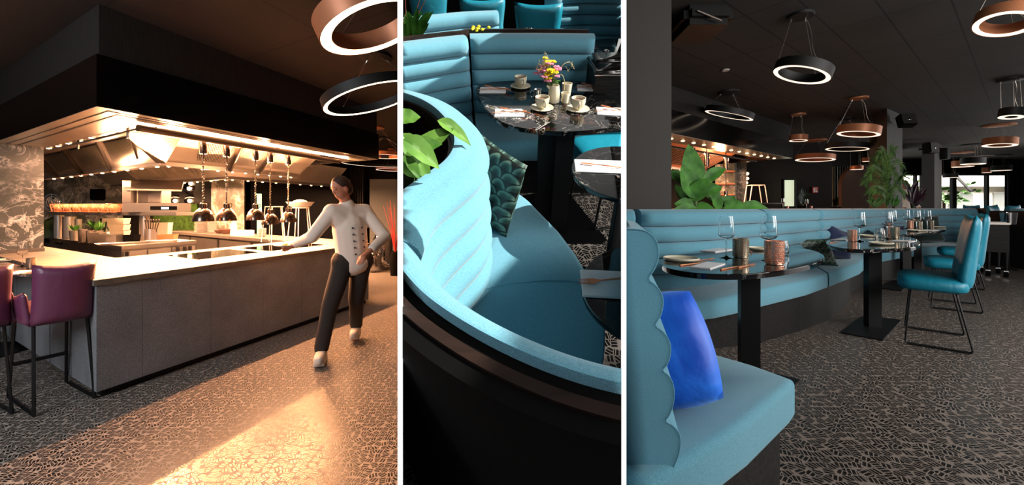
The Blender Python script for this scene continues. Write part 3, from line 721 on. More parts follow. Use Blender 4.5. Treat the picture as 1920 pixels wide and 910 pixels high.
sh = thing('kitchen_shelf', 'steel pass shelf on two posts standing on the cooking island', 'shelf', at(270, 0, 7.6).xy.to_3d() + Vector((0, 0, .9)))
s0 = py_(90, 8.0).xy; s1 = py_(330, 7.2).xy; dv = Vector((.05, .45))
loc(sh, MB().prism([tuple(s0), tuple(s1), tuple(s1 + dv), tuple(s0 + dv)], 1.36, 1.42), 'board', 'steel', smooth=False, bev=.004)
for px, Y in ((110, 8.1), (271, 7.6)):
    p = py_(px, Y); loc(sh, MB().tube([(p.x, p.y, .9), (p.x, p.y, 1.36)], .075, 16), 'post', 'steel')
sm = thing('salamander_grill', 'open steel salamander grill with digital display on the pass shelf', 'grill', py_(282, 7.42) + Vector((0, 0, 1.42)), rz_to(py_(282, 7.3)) * .25)
W2 = .45
MB().box(-W2, W2, 0, .4, 0, .17).build('base', 'steel', sm, bev=.006)
MB().box(-W2, -W2 + .14, .0, .4, .17, .58).build('side_column', 'steel', sm, bev=.006)
MB().box(-.28, -.26, .1, .38, .17, .5).box(.1, .12, .1, .38, .17, .5).box(-.28, .12, .36, .38, .17, .5).build('cabinet', 'steel_matte', sm, smooth=False)
hp = MB(); hp.add([(-.40, -.05, .40), (W2 + .12, -.12, .38), (W2 + .12, -.12, .41), (-.40, -.05, .43), (-.40, .35, .62), (W2 - .1, .35, .6), (W2 - .1, .35, .57), (-.40, .35, .59)], [(0, 1, 2, 3), (3, 2, 5, 4), (7, 6, 1, 0), (4, 5, 6, 7), (0, 3, 4, 7), (1, 6, 5, 2)])
hp.build('heating_hood', 'steel', sm, smooth=False)
MB().box(.0, W2 - .02, -.006, 0, .04, .11).build('control_panel', 'dark_interior', sm, smooth=False)
MB().box(.18, .30, -.01, -.006, .055, .095).build('display', 'display', sm, smooth=False)
MB().box(-.24, .1, .08, .3, .18, .19).build('grid', 'steel_dark', sm, smooth=False)

def pot(label, px, py, Y, rr, h, m='steel', name='cooking_pot', cat='pot', group='pots and containers on the cooking island', z=.9):
    o = MB().lathe([(rr * .9, 0), (rr, .01), (rr, h), (rr * 1.06, h), (rr * 1.06, h + .008), (rr * .95, h + .008), (rr * .93, .02), (.001, .015)], 24, caps=False).build(name, m)
    p = py_(px, Y); o.location = (p.x, p.y, z); o.rotation_euler = (0, 0, rz_to(p)); o.scale = (.8, 1, 1); return tag(o, label, cat, group)
def tray(label, px, Y, w, d, h, z=.9, m='steel', name='steel_container', cat='container', group='pots and containers on the cooking island', rz=None):
    w /= 2; d /= 2
    o = MB().prism([(-w * .9, -d * .9), (w * .9, -d * .9), (w * .9, d * .9), (-w * .9, d * .9)], 0, .008)
    for k in ((-1, 0), (1, 0), (0, -1), (0, 1)):
        if k[0]: o.slab([(k[0] * w * .9, -d * .9, 0), (k[0] * w * .9, d * .9, 0), (k[0] * w, d, h), (k[0] * w, -d, h)], (k[0], 0, 0), .006)
        else: o.slab([(-w * .9, k[1] * d * .9, 0), (w * .9, k[1] * d * .9, 0), (w, k[1] * d, h), (-w, k[1] * d, h)], (0, k[1], 0), .006)
    o.prism([(-w * 1.05, -d * 1.05), (w * 1.05, -d * 1.05), (w * 1.05, -d), (-w * 1.05, -d)], h, h + .006)
    o = o.build(name, m, smooth=False); p = py_(px, Y); o.location = (p.x, p.y, z); o.rotation_euler = (0, 0, rz_to(p) * .5 if rz is None else rz); return tag(o, label, cat, group)
pot('tall steel stockpot at the back of the island below the shelf', 130, 0, 7.9, .12, .42)
pot('narrow steel pot beside the tall stockpot', 147, 0, 7.6, .06, .38)
pot('small steel bain-marie pot, first of the row at the front edge', 155, 0, 7.05, .07, .22)
pot('steel bain-marie pot between the small one and the square ones', 168, 0, 7.0, .06, .2)
tray('deep square steel container in front of the herbs', 182, 7.0, .15, .24, .17)
tray('long shallow steel container near the island front', 199, 6.95, .14, .26, .15)
tray('wide shallow steel container beside the black one', 215, 6.9, .13, .26, .15)
tray('low black container on the island under the grill', 241, 7.15, .24, .26, .12, m='dark_interior')
for i, (z, lb) in enumerate([(0, 'bottom of the stacked pale containers behind the bottles'), (.13, 'middle one of the stacked pale containers behind the bottles'), (.26, 'topmost of the stacked pale containers behind the bottles')]):
    tray(lb, 219, 8.5, .34, .3, .12, z=.9 + z, m='ceramic', group='stacked pale containers')
tray('flat baking tray lying at the front corner of the island', 229, 6.75, .62, .3, .02, name='baking_tray', cat='tray', rz=.9)
tray('flat baking tray lying at the far end of the island', 300, 7.1, .45, .25, .03, name='baking_tray', cat='tray', rz=.5)
tray('pale carton of supplies at the far end of the island', 300, 8.2, .34, .22, .3, m='ceramic', name='carton', cat='carton', group='boxes on the island')
tray('wooden chopping block stacked with boxes at the island end', 312, 7.75, .3, .22, .09, m='basket', name='chopping_board', cat='board', group='boxes on the island')
for i, (px, m, h, lb) in enumerate([(189, 'olive_bottle', .36, 'dark green oil bottle standing right of the herbs'), (176, 'wine', .3, 'dark red bottle between herbs and steel pots'), (199, 'olive_bottle', .3, 'shorter green bottle with a pale label on the island')]):
    t = thing('oil_bottle', lb, 'bottle', py_(px, 7.9) + Vector((0, 0, .9)), 0, 'bottles on the island')
    MB().lathe([(.04, 0), (.045, .01), (.045, h * .6), (.016, h * .8), (.014, h)], 16).build('glass', m, t)
    MB().lathe([(.0455, h * .15), (.0455, h * .45)], 16, caps=False).build('paper_label', 'paper', t)
    MB().lathe([(.017, h), (.017, h + .03)], 10).build('cap', 'dark_interior', t)
for px, s, lb in ((183, 1, 'upright bunch of green herbs in a steel pot'), (141, .7, 'small bunch of herbs beside the stockpot')):
    t = thing('herb_bunch', lb, 'herbs', py_(px, 7.5) + Vector((0, 0, .9)), 0, 'herbs on the island')
    MB().lathe([(.07, 0), (.08, .18)], 16).build('pot', 'steel', t); mb = MB()
    for k in range(26):
        a = random.uniform(0, 6.28); e = random.uniform(.3, .9); leaf(mb, (0, 0, .16), (math.cos(a) * e, math.sin(a) * e, 1), (math.cos(a), math.sin(a), .2), random.uniform(.14, .3) * s, .05, .1, n=4, m=1)
    mb.build('leaves', 'leaf_green', t)
for i in range(7):
    px = 110 + i * 17.5; t = thing('bread_basket', ['round copper basket at the shelf end over the stockpot', 'second copper basket along the shelf', 'copper basket on the shelf above the herbs', 'copper basket near the middle of the shelf', 'copper basket right of the shelf middle', 'copper basket two places from the grill', 'copper basket next to the salamander grill'][i], 'basket', py_(px, 8.0 - i * .09) + Vector((0, 0, 1.42)), 0, 'baskets on the pass shelf')
    mb = MB()
    for k in range(14):
        a = k * 2 * PI / 14; mb.tube([(.09 * math.cos(a), .09 * math.sin(a), .0), (.12 * math.cos(a), .12 * math.sin(a), .15)], .004, 4)
    mb.lathe([(.09, 0), (.09, .012)], 18).lathe([(.12, .145), (.125, .15), (.12, .156)], 18, caps=False).lathe([(.107, .08), (.11, .085), (.107, .09)], 18, caps=False).build('wire_body', 'copper', t)
    MB().ell((0, 0, .07), (.09, .09, .08), 12).build('bread', 'basket', t)
dm = thing('cloche', 'dark glass domed cloche behind the stockpot', 'cloche', py_(113, 8.4) + Vector((0, 0, .9)))
MB().lathe([(.32, 0), (.31, .14), (.24, .32), (.12, .41), (.001, .43)], 24).build('dome', 'olive_bottle', dm); MB().ell((0, 0, .45), (.03, .03, .03), 10).build('knob', 'steel', dm)
tc_ = thing('utensil_jar', 'steel jar of spoons and tongs beside the shelf post', 'jar', py_(283, 7.3) + Vector((0, 0, .9)))
MB().lathe([(.09, 0), (.09, .22), (.085, .22), (.085, .01)], 18, caps=False).build('jar', 'steel', tc_)
for k in range(6): MB().tube([(0.02 * k - .05, 0, .02), (.05 * k - .12, .02, .36)], .008, 5).ell((.05 * k - .12, .02, .37), (.018, .01, .03), 8).build('utensil', 'steel_dark', tc_)

# back of the kitchen
struct(MB().slab([at(60, 452, 11.9), at(228, 452, 11.6), at(228, 318, 11.6), at(60, 318, 11.9)], (0, 1, 0), .1).build('wall_kitchen', 'kitchen_marble', smooth=False))
struct(MB().slab([at(228, 470, 11.65), at(396, 470, 10.65), at(396, 310, 10.65), at(228, 310, 11.65)], (0, 1, 0), .1).build('wall_lamps', 'smoked_panel', smooth=False))
struct(MB().prism([tuple(py_(396, 10.2).xy), tuple(py_(458, 9.7).xy), tuple(py_(461, 10.3).xy), tuple(py_(400, 10.6).xy)], 0, 2.8).build('wall_marble_pier', 'kitchen_marble', smooth=False))
tag(MB().slab([at(290, 438, 11.2), at(372, 443, 10.7), at(372, 382, 10.7), at(290, 384, 11.2)], (.1, -1, 0), .06).build('moss_wall', 'moss', smooth=False), 'green moss panel on the dark wall under the round lamps', 'moss wall')
for i, (x, y, lb) in enumerate([(331, 347, 'upper left round wall lamp above the moss panel'), (361, 345, 'upper right round wall lamp above the moss panel'), (358, 354, 'small wall lamp just under the upper right one'), (307, 378, 'lower wall lamp nearest to the salamander grill'), (332, 377, 'lower wall lamp in the middle above the moss'), (359, 377, 'lower wall lamp nearest to the marble pier'), (306, 346, 'unlit round wall lamp above the grill')]):
    p = at(x, y, 11.65 - (x - 228) / 168 - .04); t = thing('wall_lamp', lb, 'wall lamp', p, .3, 'round lamps on the dark kitchen wall')
    MB().lathe([(.001, 0), (.16, .0), (.165, .015), (.13, .03), (.02, .02)], 24, Matrix.Rotation(PI / 2, 4, 'X'), caps=False).build('reflector', 'gloss_black', t)
    MB().tube([(0, 0, 0), (0, -.06, 0)], .02, 10).build('socket', 'copper', t)
    MB().ell((0, -.1, 0), (.05, .05, .05), 14).build('bulb', 'bulb_glow' if i < 6 else 'steel_dark', t)
disp = thing('soap_dispenser', 'black dispenser box mounted on the marble kitchen wall', 'dispenser', at(190, 376, 11.65), 0)
MB().box(-.14, .14, -.2, 0, 0, .32).build('housing', 'dark_interior', disp, bev=.02); MB().box(-.06, .06, -.21, -.2, .08, .2).build('window', 'induction_glass', disp)
fn = thing('desk_fan', 'small round wire fan at the end of the pass shelf', 'fan', py_(97, 8.2) + Vector((0, 0, 1.42)))
mb = MB()
for r in (.06, .11, .16): mb.tube([(r * math.cos(a * PI / 12), 0, .2 + r * math.sin(a * PI / 12)) for a in range(24)], .006, 5, True)
for a in range(8): mb.tube([(0, 0, .2), (.16 * math.cos(a * PI / 4), 0, .2 + .16 * math.sin(a * PI / 4))], .004, 4)
mb.build('grille', 'chrome', fn); MB().tube([(0, 0, 0), (0, 0, .2)], .02, 8).lathe([(.1, 0), (.1, .02)], 16).build('stand', 'steel_dark', fn)
mb = MB()
for k in range(3): a = k * 2.09; mb.add([(0, .01, .2), (.13 * math.cos(a), .02, .2 + .13 * math.sin(a)), (.13 * math.cos(a + .7), .0, .2 + .13 * math.sin(a + .7))], [(0, 1, 2)])
mb.build('blade', 'steel', fn)

bc = thing('back_counter', 'low back counter with a brown stone top running behind the heat lamps', 'counter', pz(317, 434, .9).xy.to_3d())
q0 = pz(312, 433.5, .9).xy; q1 = pz(604, 457.5, .9).xy; nv = Vector(((q1 - q0).y, -(q1 - q0).x)).normalized(); nv = nv if nv.y > 0 else -nv
loc(bc, MB().prism([tuple(q0), tuple(q1), tuple(q1 + nv * .7), tuple(q0 + nv * .7)], .84, .9), 'worktop', 'worktop_edge', smooth=False)
loc(bc, MB().prism([tuple(q0 + nv * .04), tuple(q1 + nv * .04), tuple(q1 + nv * .68), tuple(q0 + nv * .68)], 0, .84), 'carcass', 'steel_dark', smooth=False)
for u0, u1 in ((.02, .2), (.22, .42), (.44, .64), (.66, .95)):
    p, q = q0.lerp(q1, u0), q0.lerp(q1, u1); d = loc(bc, MB().prism([tuple(p + nv * .01), tuple(q + nv * .01), tuple(q + nv * .035), tuple(p + nv * .035)], .12, .8), 'cabinet_door', 'steel', smooth=False)
def onbc(u, v=.3): p = q0.lerp(q1, u) + nv * v; return Vector((p.x, p.y, .9))
for u, w, h, lb in ((.2, .34, .5, 'tall stack of white plates at the left of the back counter'), (.62, .16, .18, 'short stack of white bowls behind the third heat lamp'), (.28, .2, .42, 'second stack of white plates beside the tall one')):
    mb = MB(); n = int(h / .022)
    for k in range(n): mb.lathe([(w * .3, k * .022), (w * .5, k * .022 + .018), (w * .5, k * .022 + .021)], 20)
    o = mb.build('plate_stack', 'white_ceramic'); o.location = onbc(u); tag(o, lb, 'plates', 'stacked crockery on the back counter', 'stuff')
for u, lb, s in ((.38, 'dark wooden mortar bowl on the back counter', 1), (.33, 'small dark bowl behind the mortar', .7)):
    o = MB().lathe([(.06 * s, 0), (.12 * s, .07 * s), (.14 * s, .11 * s), (.13 * s, .11 * s), (.02, .03)], 20, caps=False).build('mixing_bowl', 'terracotta'); o.location = onbc(u); tag(o, lb, 'bowl', 'bowls on the back counter')
bt = thing('squeeze_bottle', 'pale squeeze bottle standing on the back counter', 'bottle', onbc(.47, .2)); MB().lathe([(.05, 0), (.055, .01), (.055, .22), (.02, .28)], 16).build('body', 'white_ceramic', bt); MB().lathe([(.02, .28), (.008, .36)], 10).build('nozzle', 'ceramic', bt)
o = MB().box(-.18, .18, -.12, .12, 0, .12).box(-.16, .16, -.1, .1, .12, .125).build('napkin_box', 'white_ceramic', bev=.008); o.location = onbc(.53, .2); tag(o, 'white napkin box beside the squeeze bottle', 'box')
for (px, Y, r, h, lb, nm) in ((563, 6.75, .21, .6, 'wide white bowl on a thin wire stand behind the chef', 1), (514, 7.2, 0, .62, 'empty white wire stand left of the bowl', 0)):
    p = py_(px, Y); t = thing('wire_stand', lb, 'stand', (p.x, p.y, .9), 0, 'wire stands behind the heat lamps')
    mb = MB(); rr = .17
    for k in range(5): a = k * 2 * PI / 5; mb.tube([(rr * 1.15 * math.cos(a), rr * 1.15 * math.sin(a), 0), (rr * .8 * math.cos(a), rr * .8 * math.sin(a), h)], .008, 5)
    mb.tube([(rr * .82 * math.cos(k * PI / 10), rr * .82 * math.sin(k * PI / 10), h) for k in range(20)], .008, 5, True).build('frame', 'white_ceramic', t)
    if nm: MB().lathe([(.08, h), (.16, h + .03), (.215, h + .1), (.2, h + .1), (.14, h + .04), (.001, h + .02)], 26, caps=False).build('bowl', 'white_ceramic', t); MB().ell((0, 0, h + .08), (.12, .12, .06), 14).build('contents', 'ceramic', t)

# far passage right of the hood
struct(MB().slab([at(470, 520, 9.8), at(650, 520, 10.5), at(650, 250, 10.5), at(470, 250, 9.8)], (0, 1, 0), .1).build('wall_passage', 'dark_interior', smooth=False))
win = struct(MB().box(-.06, .06, -.02, 0, 0, 1.0).build('window_1', 'pane_glass', smooth=False)); win.location = at(486, 440, 9.75)
w_ = emit('garden_view', (.66, .76, .55), .8)
o = MB().box(-.055, .055, .0, .01, 0.02, .98).build('lit_pane', 'garden_view', win, smooth=False)
cu = MB(); pts = [tuple(py_(648 + 34 * i / 40, 11 + .06 * math.sin(i * 1.3)).xy) for i in range(41)]
cu.prism(pts + [(p[0], p[1] + .03) for p in reversed(pts)], 0.02, 2.6); tag(cu.build('grey_curtain', 'curtain_grey' if 'curtain_grey' in MATS else 'pillar_paint'), 'grey gathered curtain hanging in the passage behind the chef', 'curtain')
simple('curtain_grey', '6a716a', .9); simple('panel_grey', '5a5b55', .8); struct(MB().slab([at(693, 470, 10.9), at(760, 470, 10.9), at(760, 336, 10.9), at(693, 336, 10.9)], (0, 1, 0), .08).build('wall_panel', 'panel_grey', smooth=False))
for (px, Y, r, h, lb) in ((701, 9.5, .15, .42, 'smaller hammered silver vase on the floor beyond the bar'), (718, 9.9, .24, .92, 'tall hammered silver vase with a lid beyond the bar')):
    t = thing('floor_vase', lb, 'vase', py_(px, Y), 0, 'hammered vases by the passage', (.95, 1, 1))
    mb = MB().lathe([(r * .6, 0), (r * .95, h * .12), (r, h * .3), (r, h * .75), (r * .8, h * .92), (r * .55, h * .97), (r * .6, h)], 28)
    studs(mb, r * .985, h * .9, 22, 12, .014, p=.9).build('body', 'chrome', t)
    MB().lathe([(r * .62, h), (r * .5, h + .04), (.03, h + .06), (.02, h + .1)], 20).build('lid', 'chrome', t)
tw = thing('red_twigs', 'red branches standing beside the hammered vases at the divider', 'branches', py_(741, 9.0)); mb = MB()
for k in range(14):
    a = random.uniform(-1, 1); b = random.uniform(-1, 1); mb.tube([(0, 0, .5), (a * .1, b * .1, 1.0), (a * .25, b * .2, 1.5 + random.random() * .2)], [.01, .007, .003], 5)
mb.build('twigs', 'red_sign', tw); MB().lathe([(.1, 0), (.13, .3), (.08, .52)], 18).build('vase', 'dark_interior', tw)

# table end with a place setting, and two bar chairs
tb = thing('bar_table', 'dark red marble table top fixed beside the counter behind the bar chairs', 'table', K(-.55, 1.35, 0))
TPp = [pz(-120, 503, .92).xy, pz(62, 515, .92).xy, Vector(K(-.05, 1.22)), Vector(K(-.05, 4.6))]
marble('red_marble', '3c221c', '1f110f', 'b08f7c', 4, .12, .04)
loc(tb, MB().prism([tuple(p) for p in TPp], .895, .92), 'top', 'red_marble', smooth=False, bev=.004)
p = py_(-20, 4.2); loc(tb, MB().box(p.x - .05, p.x + .05, p.y - .05, p.y + .05, 0.01, .894), 'column', 'black_metal', smooth=False); loc(tb, MB().box(p.x - .3, p.x + .3, p.y - .3, p.y + .3, 0, .012), 'base_plate', 'black_metal', smooth=False)
wine_glass('wine glass on the red marble table beside the purple bar chairs', None, pz(42, 500, .92), 1.12, .8)
tea_light('pewter lattice candle holder on the red marble table', None, pz(58, 503, .92), 'pewter', 1.0, .8)
plate('pale side plate on the red marble table at the edge of the bar', None, pz(18, 489, .92), .13, sq=.8)
menu('white napkin on the red marble table nearest to the purple chair', None, pz(34, 512, .92), .4, .12, .24)
pA = py_(96, 3.19); bar_chair('purple leather bar chair, its whole back in view in front of the counter corner', 'purple bar chairs', pA, math.radians(62), (.68, 1.2, 1.0))
pB = py_(-62, 2.95); bar_chair('purple leather bar chair cut by the edge of the picture', 'purple bar chairs', pB, math.radians(64), (.60, 1.2, 1.0))

# ring lamps of the bar
ring_lamp('large copper ring lamp close overhead beside the divider', 'ring lamps over the bar floor', at(706, 52, 2.9), .40, .13, .085, (math.radians(5), math.radians(-23)), 'copper', (at(706, 52, 2.9).x, 2.9, 3.1), .13, glow=34)
ring_lamp('large black ring lamp hanging above the bar floor on slanting wires', 'ring lamps over the bar floor', at(700, 186, 4.2), .50, .09, .05, (math.radians(4), math.radians(-18)), 'black_paint', (at(700, 100, 4.2).x, 4.25, 3.1), .17, glow=26)
ring_lamp('small copper ring lamp beyond the end of the hood', 'ring lamps over the bar floor', at(722, 294, 8.0), .38, .07, .05, (0, 0), 'copper', (at(704, 238, 8.0).x, 8.0, 3.1), .17)
ring_lamp('wide thin black ring lamp just under the end of the hood', 'ring lamps over the bar floor', at(720, 306, 9.2), .95, .06, .04, (0, 0), 'black_paint', (at(720, 250, 9.2).x, 9.2, 3.1), .15)
ring_lamp('lowest and farthest copper ring lamp next to the divider', 'ring lamps over the bar floor', at(735, 319, 11.0), .42, .07, .05, (0, 0), 'copper', (at(735, 250, 11.0).x, 11.0, 3.1), .12)
# ------------------------------------------------------------------ the chef
def human(t, J, hair=True, female=False, jacket='jacket_white', trouser='dark_cloth', shoe='clog', sleeve=.75, vox=.013):
    # J: joint positions in the local frame of t
    body = MB(); V = {k: Vector(v) for k, v in J.items()}
    fwd = (V['face'] - V['head']).normalized(); up = (V['head'] - V['neck']).normalized(); side = fwd.cross(up).normalized()
    R = Matrix((side, fwd, up)).transposed().to_4x4(); Hd = Matrix.Translation(V['head']) @ R
    body.ell((0, 0, .02), (.075, .095, .105), 20, M=Hd).ell((0, .02, -.05), (.055, .07, .065), 18, M=Hd)
    body.ell((0, .094, -.012), (.012, .018, .024), 10, M=Hd).ell((0, .078, -.055), (.027, .014, .010), 12, M=Hd)
    for s in (1, -1):
        body.ell((s * .077, .0, 0), (.012, .022, .032), 10, M=Hd); body.ell((s * .03, .083, .028), (.016, .01, .007), 10, M=Hd)
    body.cap(V['neck'], V['head'] - up * .04, .056, .052).cap(V['pelvis'], V['chest'], .135, .145)
    body.cap(V['sl'], V['sr'], .062, .062).cap(V['hl'], V['hr'], .11, .11)
    for q in 'lr':
        body.cap(V['s' + q], V['e' + q], .052, .042).cap(V['e' + q], V['w' + q], .041, .028)
        body.cap(V['h' + q], V['k' + q], .085, .058).cap(V['k' + q], V['a' + q], .056, .040).cap(V['a' + q], V['t' + q], .042, .034)
        d = (V['w' + q] - V['e' + q]).normalized(); s2 = d.cross(Vector((0, 0, 1))).normalized() * (1 if q == 'l' else -1); dn = Vector((0, 0, -1))
        p0 = V['w' + q]; pm = p0 + d * .085; body.cap(p0, pm, .026, .034)
        for i, (o, ln) in enumerate(((-.028, .068), (-.009, .078), (.010, .073), (.028, .058))):
            b = pm + s2 * o; m = b + d * ln * .55 + dn * .006; e = m + d * ln * .38 + dn * .022
            body.cap(b, m, .0105, .0095, 8).cap(m, e, .0095, .008, 8)
        b = p0 + d * .03 - s2 * .026; body.cap(b, b + d * .035 - s2 * .028 + dn * .006, .012, .011, 8).cap(b + d * .035 - s2 * .028 + dn * .006, b + d * .065 - s2 * .034 + dn * .014, .011, .009, 8)
    fuse(body.build('body', 'skin', t), vox * .7, 2)
    jk = MB().cap(V['pelvis'] + Vector((0, 0, -.05)), V['chest'], .158, .170).cap(V['sl'], V['sr'], .082, .082).ell(V['pelvis'] + Vector((0, 0, -.06)), (.175, .15, .14), 20)
    jk.lathe([(.062, -.01), (.066, .05)], 16, Matrix.Translation(V['neck'] - up * .03))
    for q in 'lr':
        jk.cap(V['s' + q], V['e' + q], .075, .062).cap(V['e' + q], V['e' + q].lerp(V['w' + q], sleeve), .060, .047)
    for q in 'lr': jk.cap(V['chest'], V['s' + q], .135, .085)
    jk.cap(V['neck'], V['chest'], .075, .15)
    fuse(jk.build('chef_jacket' if jacket == 'jacket_white' else 'shirt', jacket, t), vox, 3)
    tr = MB().cap(V['hl'], V['hr'], .13, .13)
    for q in 'lr': tr.cap(V['h' + q], V['k' + q], .108, .082).cap(V['k' + q], V['a' + q] + Vector((0, 0, .04)), .078, .068)
    fuse(tr.build('trousers', trouser, t), vox, 3)
    for q in 'lr':
        d = (V['t' + q] - V['a' + q]); d.z = 0; d.normalize(); a = V['a' + q]; M = Matrix.Translation((a.x, a.y, a.z - .085)) @ Matrix.Rotation(math.atan2(-d.x, d.y), 4, 'Z')
        s = MB().ell((0, .06, .055), (.055, .145, .055), 22, .7, .8, M=M).ell((0, -.01, .09), (.052, .07, .06), 18, .8, .9, M=M); s.box(-.048, .048, -.06, .17, 0.0, .03, M=M)
        fuse(s.build('shoe', shoe, t), .008, 3)
    h = MB().ell((0, -.018, .045), (.084, .098, .095), 20, M=Hd).ell((0, -.05, 0), (.078, .07, .085), 16, M=Hd)
    ho = fuse(h.build('hair', 'hair', t), .008, 2)
    ey = MB()
    for s in (1, -1): ey.ell((s * .030, .083, .012), (.011, .007, .005), 10, M=Hd).ell((s * .031, .0865, .034), (.017, .006, .0035), 8, M=Hd)
    ey.build('eyes_and_brows', 'hair', t)
    if jacket == 'jacket_white':
        mid = (V['sl'] + V['sr']) / 2; f2 = (V['chest'] - V['pelvis']).cross(V['sl'] - V['sr']).normalized(); f2 = f2 if f2.dot(fwd) > 0 else -f2
        bt_ = MB()
        for k in range(5):
            for o in (-.05, .05):
                c_ = V['chest'].lerp(V['pelvis'], k * .22) + f2 * (.168 - .002 * k) + (V['sl'] - V['sr']).normalized() * o; bt_.ell(c_, (.009, .009, .009), 8)
        bt_.build('jacket_buttons', 'dark_cloth', t)
BAY[0] = 'bar'
ch = thing('person', 'person in a white chef jacket and dark trousers, striding past the bar counter', 'person', py_(640, 4.2), 0)
base = py_(640, 4.2)
def J_(px, Y, z): p = py_(px, Y, z) - base; return tuple(p)
human(ch, dict(head=J_(640, 4.08, 1.69), face=J_(614, 3.94, 1.65), neck=J_(650, 4.14, 1.53), chest=J_(655, 4.17, 1.30), pelvis=J_(662, 4.2, 1.0),
    sl=J_(622, 4.02, 1.46), sr=J_(684, 4.28, 1.46), el=J_(585, 3.92, 1.22), er=J_(722, 4.22, 1.2), wl=J_(548, 4.12, 1.12), wr=J_(690, 3.95, 1.06),
    hl=J_(645, 4.14, .95), hr=J_(677, 4.24, .95), kl=J_(618, 4.0, .52), kr=J_(668, 4.3, .52), al=J_(603, 3.94, .10), ar=J_(668, 4.62, .13), tl=J_(598, 3.80, .045), tr=J_(664, 4.48, .06)))
dsh = thing('serving_plate', 'white plate carried by the person in the chef jacket', 'plate', J_(540, 4.18, 1.12) and (base + Vector(J_(538, 4.16, 1.10))))
MB().lathe([(.05, 0), (.10, .012), (.125, .022), (.12, .024), (.07, .008), (.001, .006)], 28, caps=False).build('rim', 'white_ceramic', dsh); MB().ell((0, 0, .02), (.05, .05, .018), 12).build('food', 'petal_orange', dsh)
# ================================================================== THE MIDDLE BAY (built level in its own frame, tilted as one at the end)
BAY[0] = 'middle'
struct(MB().box(-2.6, 2.6, .15, 9.0, -.08, 0).build('floor_middle', 'mosaic_floor', smooth=False))
struct(MB().box(-4, 4, 9.0, 9.1, 0, 3.0).build('wall_middle_back', 'dark_interior', smooth=False))
# far booth
fb = thing('curved_booth', 'teal channel-backed booth bench behind the black marble table', 'booth', (0, 0, 0))
fl = [(-1.25, 2.30), (-1.0, 2.56), (-.72, 2.76), (-.45, 2.93), (-.31, 3.0)]; fr = [(-.295, 3.03), (-.1, 3.05), (.2, 3.05), (.585, 3.03)]
roll_back('backrest', fl, .45, 1.0, 5, -1, fb, steps=30, ex=1.0, bulge=.052); roll_back('backrest', fr, .45, 1.0, 5, -1, fb, steps=30, ex=1.0, bulge=.052)
seat_loft('seat', fl, [(-.9, 1.98), (-.6, 2.2), (-.42, 2.32), (-.235, 2.43)], .30, .455, fb, steps=20)
seat_loft('seat', [(-.29, 3.03), (.2, 3.05), (.585, 3.03)], [(-.225, 2.435), (.1, 2.49), (.6, 2.49)], .30, .455, fb, steps=20)
band('plinth', fl + fr, [(-.85, 2.06), (-.4, 2.40), (-.2, 2.52), (.1, 2.57), (.57, 2.57)], 0, .30, fb, 'black_wood')
band('back_panel', [(p[0] - .03, p[1] + .11) for p in fl + fr], [(p[0] - .04, p[1] + .14) for p in fl + fr], 0, 1.03, fb, 'brown_edge')

# near booth with planter
nb = thing('curved_booth', 'near teal booth whose rim sweeps across the foreground, with a planter in its back', 'booth', (0, 0, 0))
P1_ = [tuple(q) for q in chaikin([Vector(q) for q in [(.40, .38), (.30, .365), (.176, .38), (.05, .425), (-.08, .50), (-.2, .60), (-.30, .76)]], 3, False)]
P2_ = [tuple(q) for q in chaikin([Vector(q) for q in [(-.30, .765), (-.29, .90), (-.23, 1.02), (-.165, 1.13), (-.15, 1.28), (-.20, 1.48), (-.33, 1.72), (-.52, 1.88), (-.75, 1.95)]], 3, False)]
roll_back('backrest', P1_, .44, 1.0, 5, -1, nb, thick=.010, bulge=.055, ends=False, ex=1.0); roll_back('backrest', P2_, .44, 1.0, 5, -1, nb, thick=.05, bulge=.078, steps=60, ends=False, ex=1.0)
def shift(path, d):
    p = resample(path, 30); n = normals2(p); return [tuple(a + b * d) for a, b in zip(p, n)]
band('rim_edge', shift(P1_, .0101), shift(P1_, .033), .3, .985, nb, 'dark_interior')
band('rim_trim', shift(P1_, .0331), shift(P1_, .056), .3, .990, nb, 'brown_edge')
band('outer_shell', shift(P1_, .0561), shift(P1_, .09), .0, .982, nb, 'dark_interior')
Fq = [l2(x, y, .45).xy for x, y in ((1165, 740), (1125, 712), (1136, 650), (1137, 600), (1110, 520), (1080, 470), (1050, 430), (990, 370), (940, 335), (880, 300))]
seat_loft('seat', [(.28, .40), (.176, .41), (.05, .455), (-.08, .53), (-.2, .63), (-.28, .76), (-.27, .90), (-.21, 1.03), (-.15, 1.14), (-.13, 1.28), (-.18, 1.48)], Fq, .30, .45, nb, steps=50, r=.04)
cF = sum((Vector((p.x, p.y)) for p in Fq), Vector((0, 0))) / len(Fq)
band('plinth', [(.28, .42), (-.08, .55), (-.26, .78), (-.25, .9), (-.14, 1.16), (-.16, 1.46)], [tuple(p + (Vector((-.15, 1.0)) - p).normalized() * .05) for p in Fq[1:]], 0, .30, nb, 'black_wood')
def on(px, py, z=.4575): p = l2(px, py, z); return (p.x, p.y, z)
MB().tube([on(905, 543), on(960, 532), on(1020, 526), on(1070, 526), on(1105, 534)], .0022, 6).build('piping', 'blue_fabric', nb)
MB().tube([on(1060, 668), on(1090, 672), on(1106, 690), on(1108, 712)], .0022, 6).build('piping', 'blue_fabric', nb)
band('planter_liner', shift(P2_[2:], .0505), shift(P2_[2:], .062), .78, .985, nb, 'brown_edge')
MB().prism([(-.36, .80), (-.345, .91), (-.285, 1.045), (-.222, 1.14), (-.205, 1.28), (-.25, 1.46), (-.36, 1.68), (-.54, 1.82), (-.9, 1.86), (-.9, .8)], .0, .78).build('planter_box', 'dark_interior', nb, smooth=False)
